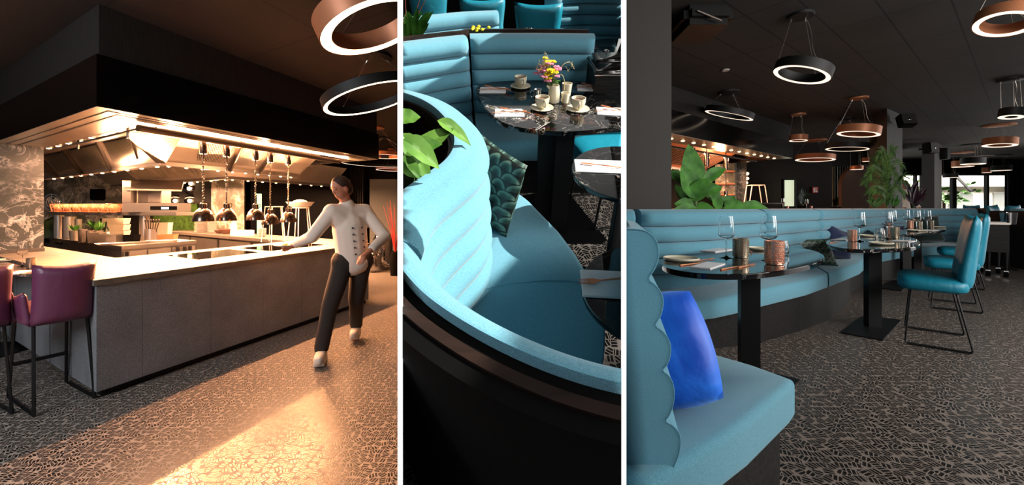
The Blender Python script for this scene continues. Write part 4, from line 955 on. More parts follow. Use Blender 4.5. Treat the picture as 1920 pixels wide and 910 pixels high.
MB().prism([(-.36, .81), (-.345, .91), (-.285, 1.045), (-.222, 1.14), (-.205, 1.28), (-.25, 1.46), (-.36, 1.68), (-.54, 1.82), (-.88, 1.84), (-.88, .81)], .781, .79).build('soil', 'soil', nb, smooth=False)
pp = thing('trailing_plant', 'plant with broad light green leaves spilling over the planter rim of the near booth', 'plant', (-.36, 1.2, .79)); mb = MB()
o0 = Vector((-.36, 1.2, .79))
for (bx, by, tx, ty, t0, w, dr) in ((765, 300, 855, 226, 1.30, .085, .1), (820, 226, 889, 254, 1.32, .06, .35), (750, 285, 832, 262, 1.16, .085, .1), (755, 262, 828, 300, 1.10, .08, .3), (752, 250, 812, 322, 1.16, .075, .5), (745, 225, 790, 215, 1.3, .08, .1), (745, 300, 790, 328, 1.14, .07, .2)):
    a = d2(bx, by, t0); b = d2(tx, ty, t0 + .02); leaf(mb, a - o0, b - a, (0.1, -.5, 1), (b - a).length * .98, w * .85, dr, .35, 10, .08)
mb.build('leaves', 'leaf_light', pp); mb = MB()
for k in range(5): a = d2(752 + k * 9, 262 + k * 4, 1.2) - o0; mb.tube([(0, 0, 0), (a.x * .5, a.y * .5, a.z * .6), tuple(a)], .004, 5)
mb.build('stems', 'stem_green', pp)
mb = MB(); tr_ = thing('leafy_twigs', 'fern and bare brown twigs standing behind the far booth at the divider', 'plant', d2(762, 82, 3.05)); o0 = d2(762, 82, 3.05)
for k in range(26):
    a = random.uniform(-.22, .22); leaf(mb, (random.uniform(-.1, .1), 0, 0), (a, random.uniform(-.1, .1), .25 + .1 * random.random()), (0, -1, .3), random.uniform(.22, .42), .05, .25, .2, 6)
mb.build('fronds', 'leaf_green', tr_); mb = MB()
for k in range(7): a = random.uniform(-.1, .25); mb.tube([(0, 0, -.05), (a * .4, 0, .15), (a, -.02, .28 + .1 * random.random())], [.005, .004, .002], 5)
mb.build('twigs', 'stem_red', tr_)
mb = MB(); o0 = l2(900, 62, 1.05); tr_ = thing('yellow_flowers', 'small yellow flowers peeping over the ledge of the far booth', 'flowers', o0 + Vector((0, .25, -.06)))
for k in range(12): mb.ell((random.uniform(-.08, .08), random.uniform(-.03, .03), .03 + random.uniform(0, .03)), (.014, .014, .01), 8)
mb.build('petals', 'petal_yellow', tr_)
# cushions
cushion('scatter_cushion', .40, .38, .14, 'scale_fabric', 'dark green feather-print cushion leaning in the near booth', 'cushion', TR(l2(948, 412, .46) + Vector((-.12, .02, .0)), rx=math.radians(-14), ry=math.radians(5), rz=math.radians(-52)) @ Matrix.Translation((0, 0, -.0)), seed=4, wr=.006, pinch=.05)
cushion('scatter_cushion', .42, .40, .12, 'mauve_fabric', 'navy cushion with pale piping behind the planter of the near booth', 'cushion', TR(l2(812, 213, .46) + Vector((.0, .02, 0)), rx=math.radians(-16), ry=math.radians(10), rz=math.radians(-25)), seed=5)
# table
tm = thing('dining_table', 'rounded black marble table laid with cups and a bunch of flowers', 'table', (0, 0, 0))
TO = [(890, 168), (898, 158), (930, 152), (1000, 150), (1080, 151), (1112, 160), (1142, 180), (1174, 206), (1195, 226), (1165, 237), (1110, 245), (1050, 248), (990, 243), (945, 233), (918, 214), (900, 190)]
top = smooth_outline([l2(x, y, .75) for x, y in TO], 2)
MB().prism(top, .725, .75).build('top', 'black_marble', tm, bev=.004, ang=40)
for px, py, w in ((1016, 425, .045), (1045, 432, .052)):
    p = l2(px, py, .012); MB().box(p.x - w, p.x + w, p.y - .03, p.y + .05, .012, .725).build('column', 'black_metal', tm, bev=.003)
MB().prism([tuple(l2(x, y, .0).xy) for x, y in ((1050, 355), (1062, 359), (1137, 452), (1130, 458), (1062, 458), (985, 445), (980, 370))], 0.001, .012).build('base_plate', 'black_metal', tm, smooth=False)
def cup(label, slabel, px, py, handle):
    p = l2(px, py, .75); sc = thing('saucer', slabel, 'saucer', p, 0, 'saucers on the marble table')
    MB().lathe([(.03, 0), (.05, .004), (.068, .012), (.067, .0145), (.045, .008), (.001, .006)], 32, caps=False).build('dish', 'ceramic', sc)
    t = thing('coffee_cup', label, 'cup', p + Vector((0, 0, .009)), handle, 'coffee cups on the marble table')
    MB().lathe([(.02, 0), (.024, .004), (.037, .022), (.041, .045), (.0415, .066), (.0385, .066), (.036, .03), (.022, .01), (.001, .008)], 32, caps=False).build('bowl', 'ceramic', t)
    MB().tube(chaikin([(.036, 0, .052), (.060, 0, .056), (.058, 0, .022), (.034, 0, .018)], 2, False), .0045, 8).build('handle', 'ceramic', t)
    MB().lathe([(.001, .05), (.037, .05)], 24, caps=False).build('coffee', 'terracotta', t)
cup('cream coffee cup farthest back, left of the flowers', 'saucer of the farthest cup, left of the flowers', 976, 164, -1.2)
cup('cream coffee cup directly in front of the flower vase', 'saucer under the cup in front of the flower vase', 1016, 205, -1.3)
cup('cream coffee cup at the front edge, nearest to the divider', 'saucer under the coffee cup nearest to the divider', 1083, 207, -1.6)
def napkin_set(lbl, px, py, rz):
    p = l2(px, py, .75); menu('pale folded napkin ' + lbl, 'napkins on the marble table', p, rz, .115, .17)
    cutlery('knife', 'copper knife lying on the napkin ' + lbl, 'copper cutlery on the napkins', p + Vector((.0, -.01, .0105)), rz + .12, L=.2)
    cutlery('fork', 'copper fork lying on the napkin ' + lbl, 'copper cutlery on the napkins', p + Vector((.03, .0, .0155)), rz - .45, L=.19)
napkin_set('at the far table corner by the booth', 924, 170, PI / 2); napkin_set('at the near table edge, left of the cups', 955, 213, PI / 2)
napkin_set('next to the two cream tumblers', 1106, 166, PI / 2 - .1); napkin_set('at the table corner nearest the divider', 1146, 210, PI / 2 - .1)
p = l2(1038, 192, .75); vs = thing('flower_vase', 'beige ribbed jug vase holding the flowers', 'vase', p)
MB().lathe([(.028, 0), (.034, .004), (.037, .03), (.034, .07), (.028, .105), (.026, .105), (.031, .06), (.02, .01), (.001, .008)], 28, caps=False).build('body', 'ceramic', vs)
MB().tube([(-.024, 0, .085), (-.046, -.004, .105)], [.012, .006], 10).build('spout', 'ceramic', vs)
fwr = thing('flower_bouquet', 'bunch of yellow and pink flowers with wispy grass in the beige vase', 'flowers', p + Vector((-.02, 0, .09)))
my, mp_, ms, ml, mo = MB(), MB(), MB(), MB(), MB()
for k in range(34):
    a = random.uniform(0, 6.28); r = random.uniform(.01, .085); c = Vector((math.cos(a) * r * 1.05 - .015, math.sin(a) * r * .6, .05 + random.uniform(0, .09) + (.03 if r < .04 else 0)))
    tgt = my if (k % 5 in (0, 1, 4) and c.x < .02) else (mp_ if k % 5 in (2, 3) else (mo if k % 7 == 0 else my if c.x < 0 else mp_))
    s = random.uniform(.012, .02)
    for q in range(5): b = q * 1.2566 + k; tgt.ell(c + Vector((math.cos(b) * s * .8, math.sin(b) * s * .8, math.sin(b * 3) * .002)), (s * .62, s * .62, s * .35), 6)
    ms.tube([(0, 0, 0), tuple(c * .6), tuple(c)], .0014, 4)
for k in range(22):
    a = random.uniform(0, 6.28); leaf(ml, (-.01, 0, .02), (math.cos(a), math.sin(a) * .6, .5 + random.random()), (0, 0, 1), random.uniform(.05, .1), .022, .3, .2, 5, m=1)
mg = MB()
for k in range(16):
    a = random.choice((-1, -1, 1, 1, -.3)) * random.uniform(.3, 1.0); e = Vector((a * .14, random.uniform(-.04, .04), .12 + random.uniform(0, .08) - abs(a) * .04)); pts = [Vector((0, 0, .02)), e * .5 + Vector((0, 0, .06)), e + Vector((0, 0, .02)), e + Vector((a * .03, 0, -.02 * abs(a)))]
    pts = chaikin(pts, 2, False); mg.tube(pts, .0009, 4)
    for q in range(10): s_ = pts[-1 - q // 2] + Vector((random.uniform(-.012, .012), random.uniform(-.01, .01), random.uniform(-.012, .012))); mg.tube([pts[-1 - q // 2], s_], .0007, 3)
mg.tube(chaikin([(0.02, 0, .05), (.06, 0, .09), (.085, -.01, .02), (.06, -.04, -.07)], 3, False), .002, 5)
my.build('yellow_petals', 'petal_yellow', fwr); mp_.build('pink_petals', 'petal_pink', fwr); mo.build('orange_petals', 'petal_orange', fwr); ms.build('stems', 'stem_green', fwr); ml.build('leaves', 'leaf_light', fwr); mg.build('dry_grass', 'straw', fwr)
for (px, py, r, h, lb) in ((1059, 192, .026, .06, 'smaller cream tumbler in front of the taller one beside the vase'), (1062, 178, .032, .075, 'taller cream tumbler behind the vase'), ):
    o = MB().lathe([(r * .8, 0), (r, h), (r * .92, h), (r * .75, .006), (.001, .006)], 26, caps=False).build('tumbler', 'ceramic'); o.location = l2(px, py, .75); tag(o, lb, 'tumbler', 'cream tumblers by the vase')
cr = thing('milk_jug', 'small shiny metal milk jug beside the flower vase', 'jug', l2(1008, 186, .75)); MB().lathe([(.024, 0), (.028, .02), (.023, .05), (.024, .062), (.021, .062), (.001, .004)], 24, caps=False).build('body', 'chrome', cr)
MB().tube(chaikin([(-.024, 0, .05), (-.045, 0, .05), (-.045, 0, .015), (-.027, 0, .015)], 1, False), .003, 6).build('handle', 'chrome', cr)
# trolley
tl = thing('service_trolley', 'glossy black service cabinet with a chrome knob beside the far booth', 'cabinet', l2(1150, 118, .9).xy.to_3d())
c = l2(1117, 132, .9); x0, y0 = c.x, c.y
loc(tl, MB().box(x0 + .01, x0 + .7, y0 + .01, y0 + .36, 0.02, .86), 'body', 'black_wood', smooth=False)
loc(tl, MB().box(x0 + .0, x0 + .7, y0, y0 + .38, .865, .895), 'top', 'gloss_black', bev=.008)
loc(tl, MB().box(x0 - .003, x0 + .7, y0 - .003, y0 + .01, .866, .872), 'edge_trim', 'chrome', smooth=False)
loc(tl, MB().box(x0 + .03, x0 + .33, y0 + .16, y0 + .36, .9, .925), 'lid', 'gloss_black', bev=.006)
loc(tl, MB().tube([(x0 + .12, y0 + .3, .92), (x0 + .12, y0 + .3, .945)], .007, 10).ell((x0 + .12, y0 + .3, .95), (.018, .018, .009), 14), 'lid_knob', 'chrome')
# chair and small marble tables at the divider
sled_chair('teal leather chair pushed under the end of the flower table', 'teal chairs of the middle bay', l2(1150, 278, .47).xy.to_3d() + Vector((.05, .0, 0)), PI / 2 + .25, (.9, .9, .93))
def cut_table(label, px, py, r, hh=.75):
    p = l2(px, py, hh); t = thing('bistro_table', label, 'table', (p.x, p.y, 0), 0, 'small round marble tables')
    MB().lathe([(r * .985, hh - .022), (r, hh - .018), (r, hh - .004), (r * .99, hh)], 48).build('top', 'black_marble', t)
    MB().box(-.03, .03, -.03, .03, .01, hh - .022).build('column', 'black_metal', t, bev=.003); MB().box(-.2, .2, -.2, .2, 0, .01).build('base_plate', 'black_metal', t)
    return p
p = cut_table('small round marble table in front of the teal chair, cut by the divider', 1178, 320, .245)
menu('pale napkin on the small marble table in front of the teal chair', 'napkins on the small tables', p + Vector((-.10, .03, .001)), 1.5, .11, .26)
cutlery('knife', 'copper knife on the small marble table in front of the teal chair', 'copper cutlery at the divider', p + Vector((-.11, .02, .0115)), 1.35)
p = cut_table('lowest marble table, next to the near booth seat at the divider', 1222, 545, .20)
menu('pale napkin on the lowest marble table beside the near booth seat', 'napkins on the small tables', p + Vector((-.10, .02, .001)), 1.5, .11, .2)
cutlery('fork', 'copper fork on the lowest marble table beside the near booth seat', 'copper cutlery at the divider', p + Vector((-.11, .03, .0115)), 1.7)
# behind the far booth
b2 = thing('curved_booth', 'pale lit booth back beyond the far ledge, next to the twigs', 'booth', (0, 0, 0))
q = [l2(x, y, 1.0).xy for x, y in ((730, 42), (800, 34), (870, 27), (935, 24))]
roll_back('backrest', q, .34, 1.0, 6, -1, b2, steps=30)
band('outer_shell', [(a.x, a.y + .11) for a in q], [(a.x, a.y + .15) for a in q], 0, .97, b2, 'black_wood')
seat_loft('seat', [(a.x, a.y) for a in q], [(a.x + .02, a.y - .5) for a in q], .2, .36, b2, steps=12)
b3 = thing('curved_booth', 'tall booth with six teal rolls at the top beside the divider', 'booth', (0, 0, 0))
q = [Vector((.43, 4.75)), Vector((.5, 4.86)), Vector((.8, 4.95)), Vector((1.2, 4.9)), Vector((1.6, 4.8))]
roll_back('backrest', q, .44, 1.08, 6, -1, b3, steps=30, bulge=.06)
seat_loft('seat', q, [Vector((.40, 4.25)), Vector((.6, 4.3)), Vector((1.5, 4.25))], .28, .44, b3, steps=14)
band('plinth', q, [(.45, 4.35), (.62, 4.37), (1.5, 4.33)], 0, .28, b3, 'black_wood')
def topt(label, c, r, hh=.75):
    t = thing('bistro_table', label, 'table', (c[0], c[1], 0), 0, 'dark tables at the back of the middle bay')
    MB().lathe([(r, hh - .025), (r, hh)], 40).build('top', 'black_marble', t); MB().box(-.04, .04, -.04, .04, .01, hh - .025).build('column', 'black_metal', t); MB().box(-.2, .2, -.2, .2, 0, .01).build('base_plate', 'black_metal', t)
topt('black table at the top between the two lit booths', (.12, 4.35), .30)
topt('black table at the top in front of the tall booth by the divider', (1.0, 3.95), .30)
o = MB().lathe([(.04, 0), (.055, .1), (.05, .1), (.038, .005), (.001, .005)], 24, caps=False).build('wine_cooler', 'chrome'); o.location = (.16, 4.2, .751); tag(o, 'small metal wine cooler on the back table between the booths', 'wine cooler')
ch_ = sled_chair('teal leather chair at the very top, lit along its upper edge', 'teal chairs of the middle bay', (-.36, 5.35, 0), 0.1)
dup(ch_, (.32, 5.0, 0), -.15, 'teal leather chair at the top with a bright square of sun on its back'); dup(ch_, (1.15, 6.3, 0), PI, 'shaded teal chair at the top behind the tall booth'); dup(ch_, (-1.2, 6.2, 0), .4, 'dark teal chair at the top next to the fern')
# ================================================================== THE RIGHT BAY
BAY[0] = 'right'
ZC = 3.54
struct(MB().prism([(.05, .5), (34, .5), (34, 17.2), (.05, 17.2)], FZ - .1, FZ).build('floor_right', 'mosaic_floor_bay', smooth=False))
struct(MB().prism([(1.0, 2.0), (2.9, 2.0), (2.9, -.6), (30, -.6), (30, 17.2), (1.0, 17.2)], ZC, ZC + .1).build('ceiling_right', 'bay_ceiling', smooth=False))  # unseen near part shaped to shade the far booth back and pillar
struct(MB().prism([tuple(py_(1165, 3.3).xy), tuple(py_(1259, 3.3).xy), tuple(py_(1257, 3.95).xy), tuple(py_(1165, 3.95).xy)], FZ, ZC).build('wall_pillar', 'pillar_paint', smooth=False))
struct(MB().prism([tuple(py_(1630, 8.9).xy), tuple(py_(1663, 8.3).xy), tuple(py_(1692, 8.9).xy), tuple(py_(1675, 9.6).xy)], FZ, ZC).build('wall_pillar_middle', 'pillar_paint', smooth=False))
struct(MB().prism([tuple(py_(1728, 12.6).xy), tuple(py_(1752, 12.5).xy), tuple(py_(1766, 13.2).xy), tuple(py_(1745, 13.6).xy)], FZ, ZC).build('wall_pillar_far', 'pillar_paint', smooth=False))
# walls
struct(MB().prism([tuple(py_(1180, 4.0).xy), tuple(py_(1192, 4.0).xy), tuple(py_(1192, 13.6).xy), tuple(py_(1186, 13.6).xy)], FZ, ZC).build('wall_inner', 'smoked_panel', smooth=False))
struct(MB().prism([tuple(py_(1240, 13.5).xy), tuple(py_(1560, 13.0).xy), tuple(py_(1560, 13.2).xy), tuple(py_(1240, 13.7).xy)], FZ, ZC).build('wall_kitchen_far', 'smoked_panel', smooth=False))
struct(MB().prism([tuple(py_(1555, 14.0).xy), tuple(py_(1692, 14.0).xy), tuple(py_(1692, 14.2).xy), tuple(py_(1555, 14.2).xy)], FZ, ZC).build('wall_far', 'smoked_panel', smooth=False))
YB = 17.0
def bx3(px0, px1, z0, z1, m, name, y0=YB, y1=YB + .12): a = py_(px0, y0); b = py_(px1, y0); return struct(MB().box(a.x, b.x, y0, y1, z0, z1).build(name, m, smooth=False))
bx3(1660, 2100, 2.92, ZC, 'dark_interior', 'wall_lintel'); bx3(1890, 2100, FZ, 2.92, 'dark_interior', 'wall_window_side'); bx3(1660, 1893, FZ, 1.2, 'dark_interior', 'wall_sill')
for i, (a, b) in enumerate(((1688, 1716), (1719, 1728), (1760, 1785), (1793, 1850), (1854, 1890))):
    w = bx3(a, b, 1.2, 2.92, 'pane_glass', 'window_%d' % (i + 2), YB + .04, YB + .05); pa, pb = py_(a, YB).x, py_(b, YB).x
    MB().box(pa - .05, pa + .0, YB - .02, YB + .1, 1.2, 2.92).box(pb, pb + .05, YB - .02, YB + .1, 1.2, 2.92).box(pa, pb, YB - .02, YB + .1, 2.86, 2.92).build('window_frame', 'black_metal', w, smooth=False)
bx3(1786.5, 1791.5, 1.2, 2.92, 'black_metal', 'trim_mullion'); bx3(1850.5, 1853.5, 1.2, 2.92, 'black_metal', 'trim_mullion')
cu = MB(); pts = [tuple(py_(1890 + 45 * i / 60, 16.6 + .07 * math.sin(i * 1.1)).xy) for i in range(61)]
tag(cu.prism(pts + [(p[0], p[1] + .04) for p in reversed(pts)], FZ, 3.2).build('window_curtain', 'curtain'), 'dark floor length curtain hanging beside the bright windows', 'curtain')
# street front outside the windows
fc = thing('street_building', 'pale sunlit building across the street seen through the windows', 'building', (30, 27, FZ))
loc(fc, MB().box(18, 48, 27, 27.4, FZ, 12), 'wall', 'facade', smooth=False)
for i in range(9):
    for z in (1.0, 3.9): loc(fc, MB().box(20 + i * 3, 21.6 + i * 3, 26.9, 26.99, z, z + 1.5), 'window', 'facade_dark', smooth=False)
for z in (.4, 2.9, 5.8): loc(fc, MB().box(18, 48, 26.3, 27, z + .0, z + .14), 'balcony_slab', 'facade', smooth=False)
light('AREA', 'street_daylight', (30, 20, 9), 9000, (1, .97, .92), target=(31, 27, 3), shape='RECTANGLE', size=14, size_y=6)
loc(fc, MB().slab([at(1790, 330, 19.0), at(1822, 361, 17.6), at(1826, 360, 17.6), at(1796, 329, 19.0)], (0, 1, 0), .06), 'awning_arm', 'pillar_paint', smooth=False)
for px, py_2, Y, lb in ((1700, 385, 24, 'green street tree behind the leftmost window'), (1770, 384, 21.5, 'pale street bush low in the window beside the pillar')):
    t = thing('street_tree', lb, 'tree', py_(px, Y) + Vector((0, 0, FZ)), 0, 'greenery outside the windows'); mb = MB()
    for k in range(160):
        c = Vector((random.gauss(0, .55), random.gauss(0, .4), 1.4 + abs(random.gauss(0, .9 if px < 1750 else .35)))); leaf(mb, c, (random.uniform(-1, 1), -.6, random.uniform(-1, 1)), (0, -1, .5), .3, .16, .2, .2, 3, m=1)
    mb.build('crown', 'leaf_light', t); MB().tube([(0, 0, 0), (0, 0, 1.6)], .07, 8).build('trunk', 'terracotta', t)

# ---- long curved booth
lb_ = thing('curved_booth', 'long curved teal booth bench running from the grey pillar to the dining chairs', 'booth', (1.5, 3, FZ))
BP = [py_(x, Y).xy for x, Y in ((1150, 3.0), (1250, 3.06), (1330, 3.25), (1400, 3.6), (1480, 4.15), (1545, 4.8), (1600, 5.6), (1660, 6.5), (1720, 7.15), (1780, 7.4), (1831, 7.4))]
full = resample(BP, 220)
def pxof(p): return 960 + p.x / p.y * F
cuts = [1150, 1192, 1428, 1528, 1600, 1700, 1840]
RZ = 1.478
for a, b in zip(cuts, cuts[1:]):
    seg = [p for p in full if a <= pxof(p) <= b]
    d = (seg[1] - seg[0]).normalized() * .004
    m = roll_back('backrest', [seg[0] + d] + seg[1:-1] + [seg[-1] - d], FZ + .44, RZ, 5, -1, lb_, steps=max(14, len(seg)), bulge=.062); m.data.transform(Matrix.Translation(-Vector(lb_.location)))
FR = [pz(x, y, .76).xy for x, y in ((1150, 612), (1220, 611), (1284, 606), (1338, 599), (1383, 589), (1426, 577), (1512, 555), (1560, 537), (1591, 524), (1612, 515), (1620, 507))]
FB = [p for p in full if pxof(p) < 1600]
for a, b in ((0, .62), (.622, 1.0)):
    fb_ = resample(FB, 100)[int(a * 100):max(int(b * 100), 2)]; ff = resample(FR, 100)[int(a * 100):int(b * 100)]
    m = seat_loft('seat', fb_, ff, FZ + .32, FZ + .45, lb_, steps=44, r=.05); m.data.transform(Matrix.Translation(-Vector(lb_.location)))
back2 = [p for p in full if pxof(p) >= 1575]; fr2 = [py_(1608, 4.9).xy, py_(1640, 5.4).xy, py_(1690, 5.95).xy, py_(1750, 6.3).xy, py_(1815, 6.45).xy]
m = seat_loft('seat', back2, fr2, FZ + .32, FZ + .45, lb_, steps=30); m.data.transform(Matrix.Translation(-Vector(lb_.location)))
pl = [pz(x, y, FZ).xy for x, y in ((1150, 662), (1250, 662), (1340, 655), (1426, 643), (1500, 621), (1560, 598), (1592, 566))]
m = band('plinth', FB, pl, FZ + .001, FZ + .318, lb_, 'black_wood'); m.data.transform(Matrix.Translation(-Vector(lb_.location)))
m = band('plinth', back2, [p + Vector((-.02, .12)) for p in fr2], FZ + .001, FZ + .318, lb_, 'black_wood'); m.data.transform(Matrix.Translation(-Vector(lb_.location)))
def off(path, d, n=60):
    p = resample(path, n); nn = normals2(p); return [a + b * d for a, b in zip(p, nn)]
m = band('rear_panel', off(BP, .115), off(BP, .15), FZ, RZ + .012, lb_, 'black_wood', 60); m.data.transform(Matrix.Translation(-Vector(lb_.location)))
e = full[-1]; loc(lb_, MB().box(e.x, e.x + .04, e.y - .12, e.y + .16, FZ, RZ + .02), 'end_panel', 'black_wood', smooth=False)
# planting trough behind the booth
tr0 = [py_(x, Y).xy for x, Y in ((1272, 3.55), (1330, 3.75), (1400, 4.05), (1440, 4.35))]
pt = thing('planter_trough', 'dark planting trough behind the near stretch of the long booth', 'planter', (2, 3.8, FZ)); m = band('box', [p + Vector((0, .0)) for p in tr0], [p + Vector((-.05, .42)) for p in tr0], FZ, 1.42, pt, 'black_wood', 12); m.data.transform(Matrix.Translation(-Vector(pt.location)))
m = band('soil', [p + Vector((0, .03)) for p in tr0], [p + Vector((-.05, .38)) for p in tr0], 1.421, 1.43, pt, 'soil', 12); m.data.transform(Matrix.Translation(-Vector(pt.location)))
tr1 = [py_(x, Y).xy for x, Y in ((1445, 4.5), (1500, 5.1), (1560, 5.9), (1618, 6.7))]
bb = thing('rose_ledge', 'dusty rose ledge of a table behind the booth under the copper lamps', 'ledge', (3.5, 5.5, FZ)); m = band('top', tr1, [p + Vector((-.15, .5)) for p in tr1], 1.462, 1.492, bb, 'rose_ledge', 20); m.data.transform(Matrix.Translation(-Vector(bb.location)))
m = band('carcass', [p + Vector((-.03, .05)) for p in tr1], [p + Vector((-.12, .45)) for p in tr1], FZ, 1.46, bb, 'dark_interior', 20); m.data.transform(Matrix.Translation(-Vector(bb.location)))
tr2 = [py_(x, Y).xy for x, Y in ((1622, 7.35), (1690, 7.75), (1750, 8.0))]
p2 = thing('planter_trough', 'planting trough behind the farther stretch of the booth holding the palm', 'planter', (7.5, 7.8, FZ)); m = band('box', tr2, [p + Vector((-.06, .3)) for p in tr2], FZ, 1.42, p2, 'black_wood', 12); m.data.transform(Matrix.Translation(-Vector(p2.location)))

# ---- near booth end with scalloped profile
ne = thing('booth_end', 'near booth end with scalloped teal side and thick seat at the divider', 'booth', (.6, 1.2, FZ))
prof = chaikin([Vector(q) for q in ((1120, 440), (1160, 431), (1190, 429), (1215, 434), (1232, 452), (1236, 478), (1228, 505), (1213, 524), (1231, 536), (1243, 555), (1243, 578), (1236, 598), (1226, 611), (1244, 622), (1257, 642), (1257, 668), (1250, 686), (1240, 695), (1255, 705), (1264, 726), (1263, 756), (1256, 778), (1245, 791), (1264, 799), (1276, 818), (1275, 842), (1268, 866), (1256, 890), (1252, 960), (1120, 960))], 2)
Yn, Yf = .955, 1.62; vs = []; dl_ = Vector((.262, 1)) 
for Y in (Yn, Yf):
    for q in prof:
        w = at(q.x, q.y, Yn) + Vector((.262 * (Y - Yn), (Y - Yn), 0)); vs.append(w)
n = len(prof); fs = [tuple(range(n - 1, -1, -1)), tuple(range(n, 2 * n))] + [(i, (i + 1) % n, (i + 1) % n + n, i + n) for i in range(n)]
loc(ne, MB().add(vs, fs), 'backrest', 'blue_fabric', bev=.004, ang=60)
pp_ = [at(q.x, q.y, Yn - .001) for q in prof if q.x > 1150 and q.y < 905]
loc(ne, MB().tube(pp_, .0016, 5), 'piping', 'blue_fabric')
Bq = pz(1490, 714, .89).xy; Aq = pz(1338, 664, .89).xy; Cq = pz(1228, 906, .89).xy
sp = [Cq + Vector((-.02, 0)), Cq, Cq.lerp(Bq, .5) + Vector((.015, -.01)), Cq.lerp(Bq, .92) + Vector((.006, -.004)), Bq, Bq.lerp(Aq, .1) + Vector((.004, .004)), Bq.lerp(Aq, .5) + Vector((.012, .012)), Aq, Vector((.50, 1.76)), Vector((.25, 1.1)), Vector((.2, .9))]
so = loc(ne, MB().prism([tuple(p) for p in sp], .752, .895), 'seat', 'blue_fabric', ang=60)
bm = bmesh.new(); bm.from_mesh(so.data); es = [e for e in bm.edges if abs(e.verts[0].co.z - e.verts[1].co.z) < 1e-4]
bmesh.ops.bevel(bm, geom=es, offset=.03, segments=5, affect='EDGES', profile=.6); bm.to_mesh(so.data); bm.free(); so.data.polygons.foreach_set('use_smooth', [True] * len(so.data.polygons)); so.data.set_sharp_from_angle(angle=math.radians(60))
cc_ = Vector((.55, 1.25)); loc(ne, MB().prism([tuple(p.lerp(cc_, .16)) for p in sp], FZ + .001, .752), 'plinth', 'black_wood', smooth=False)
cushion('scatter_cushion', .26, .255, .15, 'blue_velvet', 'bright royal blue velvet cushion on the near booth seat', 'cushion', TR(at(1270, 754, 1.20), rx=math.radians(-8), ry=math.radians(-4), rz=math.radians(-34)) @ Matrix(((1, 0, -.62, 0), (0, 1, 0, 0), (0, 0, 1, 0), (0, 0, 0, 1))), seed=9, wr=.006, pinch=-.13)
cushion('scatter_cushion', .44, .30, .13, 'scale_fabric_small', 'dark green scallop-print cushion on the long booth between two tables', 'cushion', TR(py_(1531, 4.22) + Vector((0, 0, .893)), rx=math.radians(-18), rz=math.radians(-2)), seed=2)
cushion('scatter_cushion', .40, .40, .14, 'navy_fabric', 'navy cushion on its corner behind the scallop-print one', 'cushion', TR(py_(1572, 4.75) + Vector((0, 0, .893)), rx=math.radians(-12), ry=math.radians(18), rz=.3), seed=3)
cushion('scatter_cushion', .75, .46, .16, 'green_fabric', 'large dark green cushion at the far end of the long booth', 'cushion', TR(py_(1733, 6.85) + Vector((0, 0, .90)), rx=math.radians(-12), ry=math.radians(-4)), seed=6)
cushion('scatter_cushion', .42, .34, .14, 'navy_fabric', 'navy cushion behind the wine glasses of the far table', 'cushion', TR(py_(1678, 6.2) + Vector((0, 0, .90)), rx=math.radians(-12)), seed=7)

# ---- tables
ZT = FZ + .75
def otable(label, outline, cols, plate_, thick=.028):
    pts = smooth_outline([pz(x, y, ZT) for x, y in outline], 3); cx = sum(p[0] for p in pts) / len(pts); cy = sum(p[1] for p in pts) / len(pts)
    t = thing('dining_table', label, 'table', (cx, cy, FZ), 0, 'black marble tables along the booth')
    loc(t, MB().prism(pts, ZT - thick, ZT), 'top', 'black_marble', bev=.004, ang=40)
    for c, w, d in cols: loc(t, MB().box(-w, w, -d, d, FZ + .012, ZT - thick, Matrix.Translation((c.x, c.y, 0)) @ Matrix.Rotation(-.35, 4, 'Z')), 'column', 'black_metal', smooth=False)
    if plate_: loc(t, MB().prism([tuple(pz(x, y, FZ).xy) for x, y in plate_], FZ + .001, FZ + .012), 'base_plate', 'black_metal', smooth=False)
    return t
otable('oval black marble table laid for two nearest to the viewer', [(1236, 496), (1244, 485), (1290, 474), (1360, 466), (1440, 461), (1515, 466), (1550, 478), (1538, 492), (1490, 504), (1430, 512), (1370, 515), (1310, 513), (1258, 506)], [(py_(1404, 2.42), .050, .055)], [(1330, 735), (1395, 690), (1500, 715), (1440, 770)])
otable('round black marble table in front of the nearest teal chair', [(1546, 455), (1556, 447), (1600, 442), (1660, 441), (1712, 445), (1727, 453), (1725, 461), (1700, 466), (1650, 468), (1600, 468), (1560, 463)], [(py_(1636, 3.6), .046, .05)], [(1577, 626), (1620, 594), (1690, 602), (1655, 640)])
otable('farther black marble table crowded with wine glasses', [(1622, 429), (1655, 421), (1720, 418), (1778, 422), (1780, 430), (1742, 437), (1680, 441), (1640, 437)], [(py_(1698, 5.6), .046, .04), (py_(1718, 6.1), .045, .04)], [(1645, 541), (1672, 527), (1712, 530), (1690, 547)])
def P(px, py): return pz(px, py, ZT)
G = 'wine glasses on the marble tables'
wine_glass('wine glass at the back of the nearest table beside the pewter holder', G, P(1362, 484), 1.22, .9); wine_glass('wine glass behind the copper holder on the nearest table', G, P(1441, 489), 1.24, .9)
wine_glass('wine glass beside the copper holder on the table by the chair', G, P(1612, 453), 1.28, .8); wine_glass('wine glass between tumbler and pewter holder on the table by the chair', G, P(1664, 448), 1.28, .8)
for px, py, l in ((1674, 434, 'first wine glass at the left of the farther table'), (1700, 429, 'wine glass behind the copper holder of the farther table'), (1719, 435, 'wine glass between the two holders of the farther table'), (1739, 432, 'wine glass beside the last pewter holder of the farther table')): wine_glass(l, G, P(px, py), 1.3, .75)
G = 'candle holders on the marble tables'
tea_light('pewter lattice candle holder in the middle of the nearest table', G, P(1389, 483), 'pewter', 1.2, .95); tea_light('shiny copper lattice candle holder at the front of the nearest table', G, P(1452, 496), 'copper', 1.32, .9)
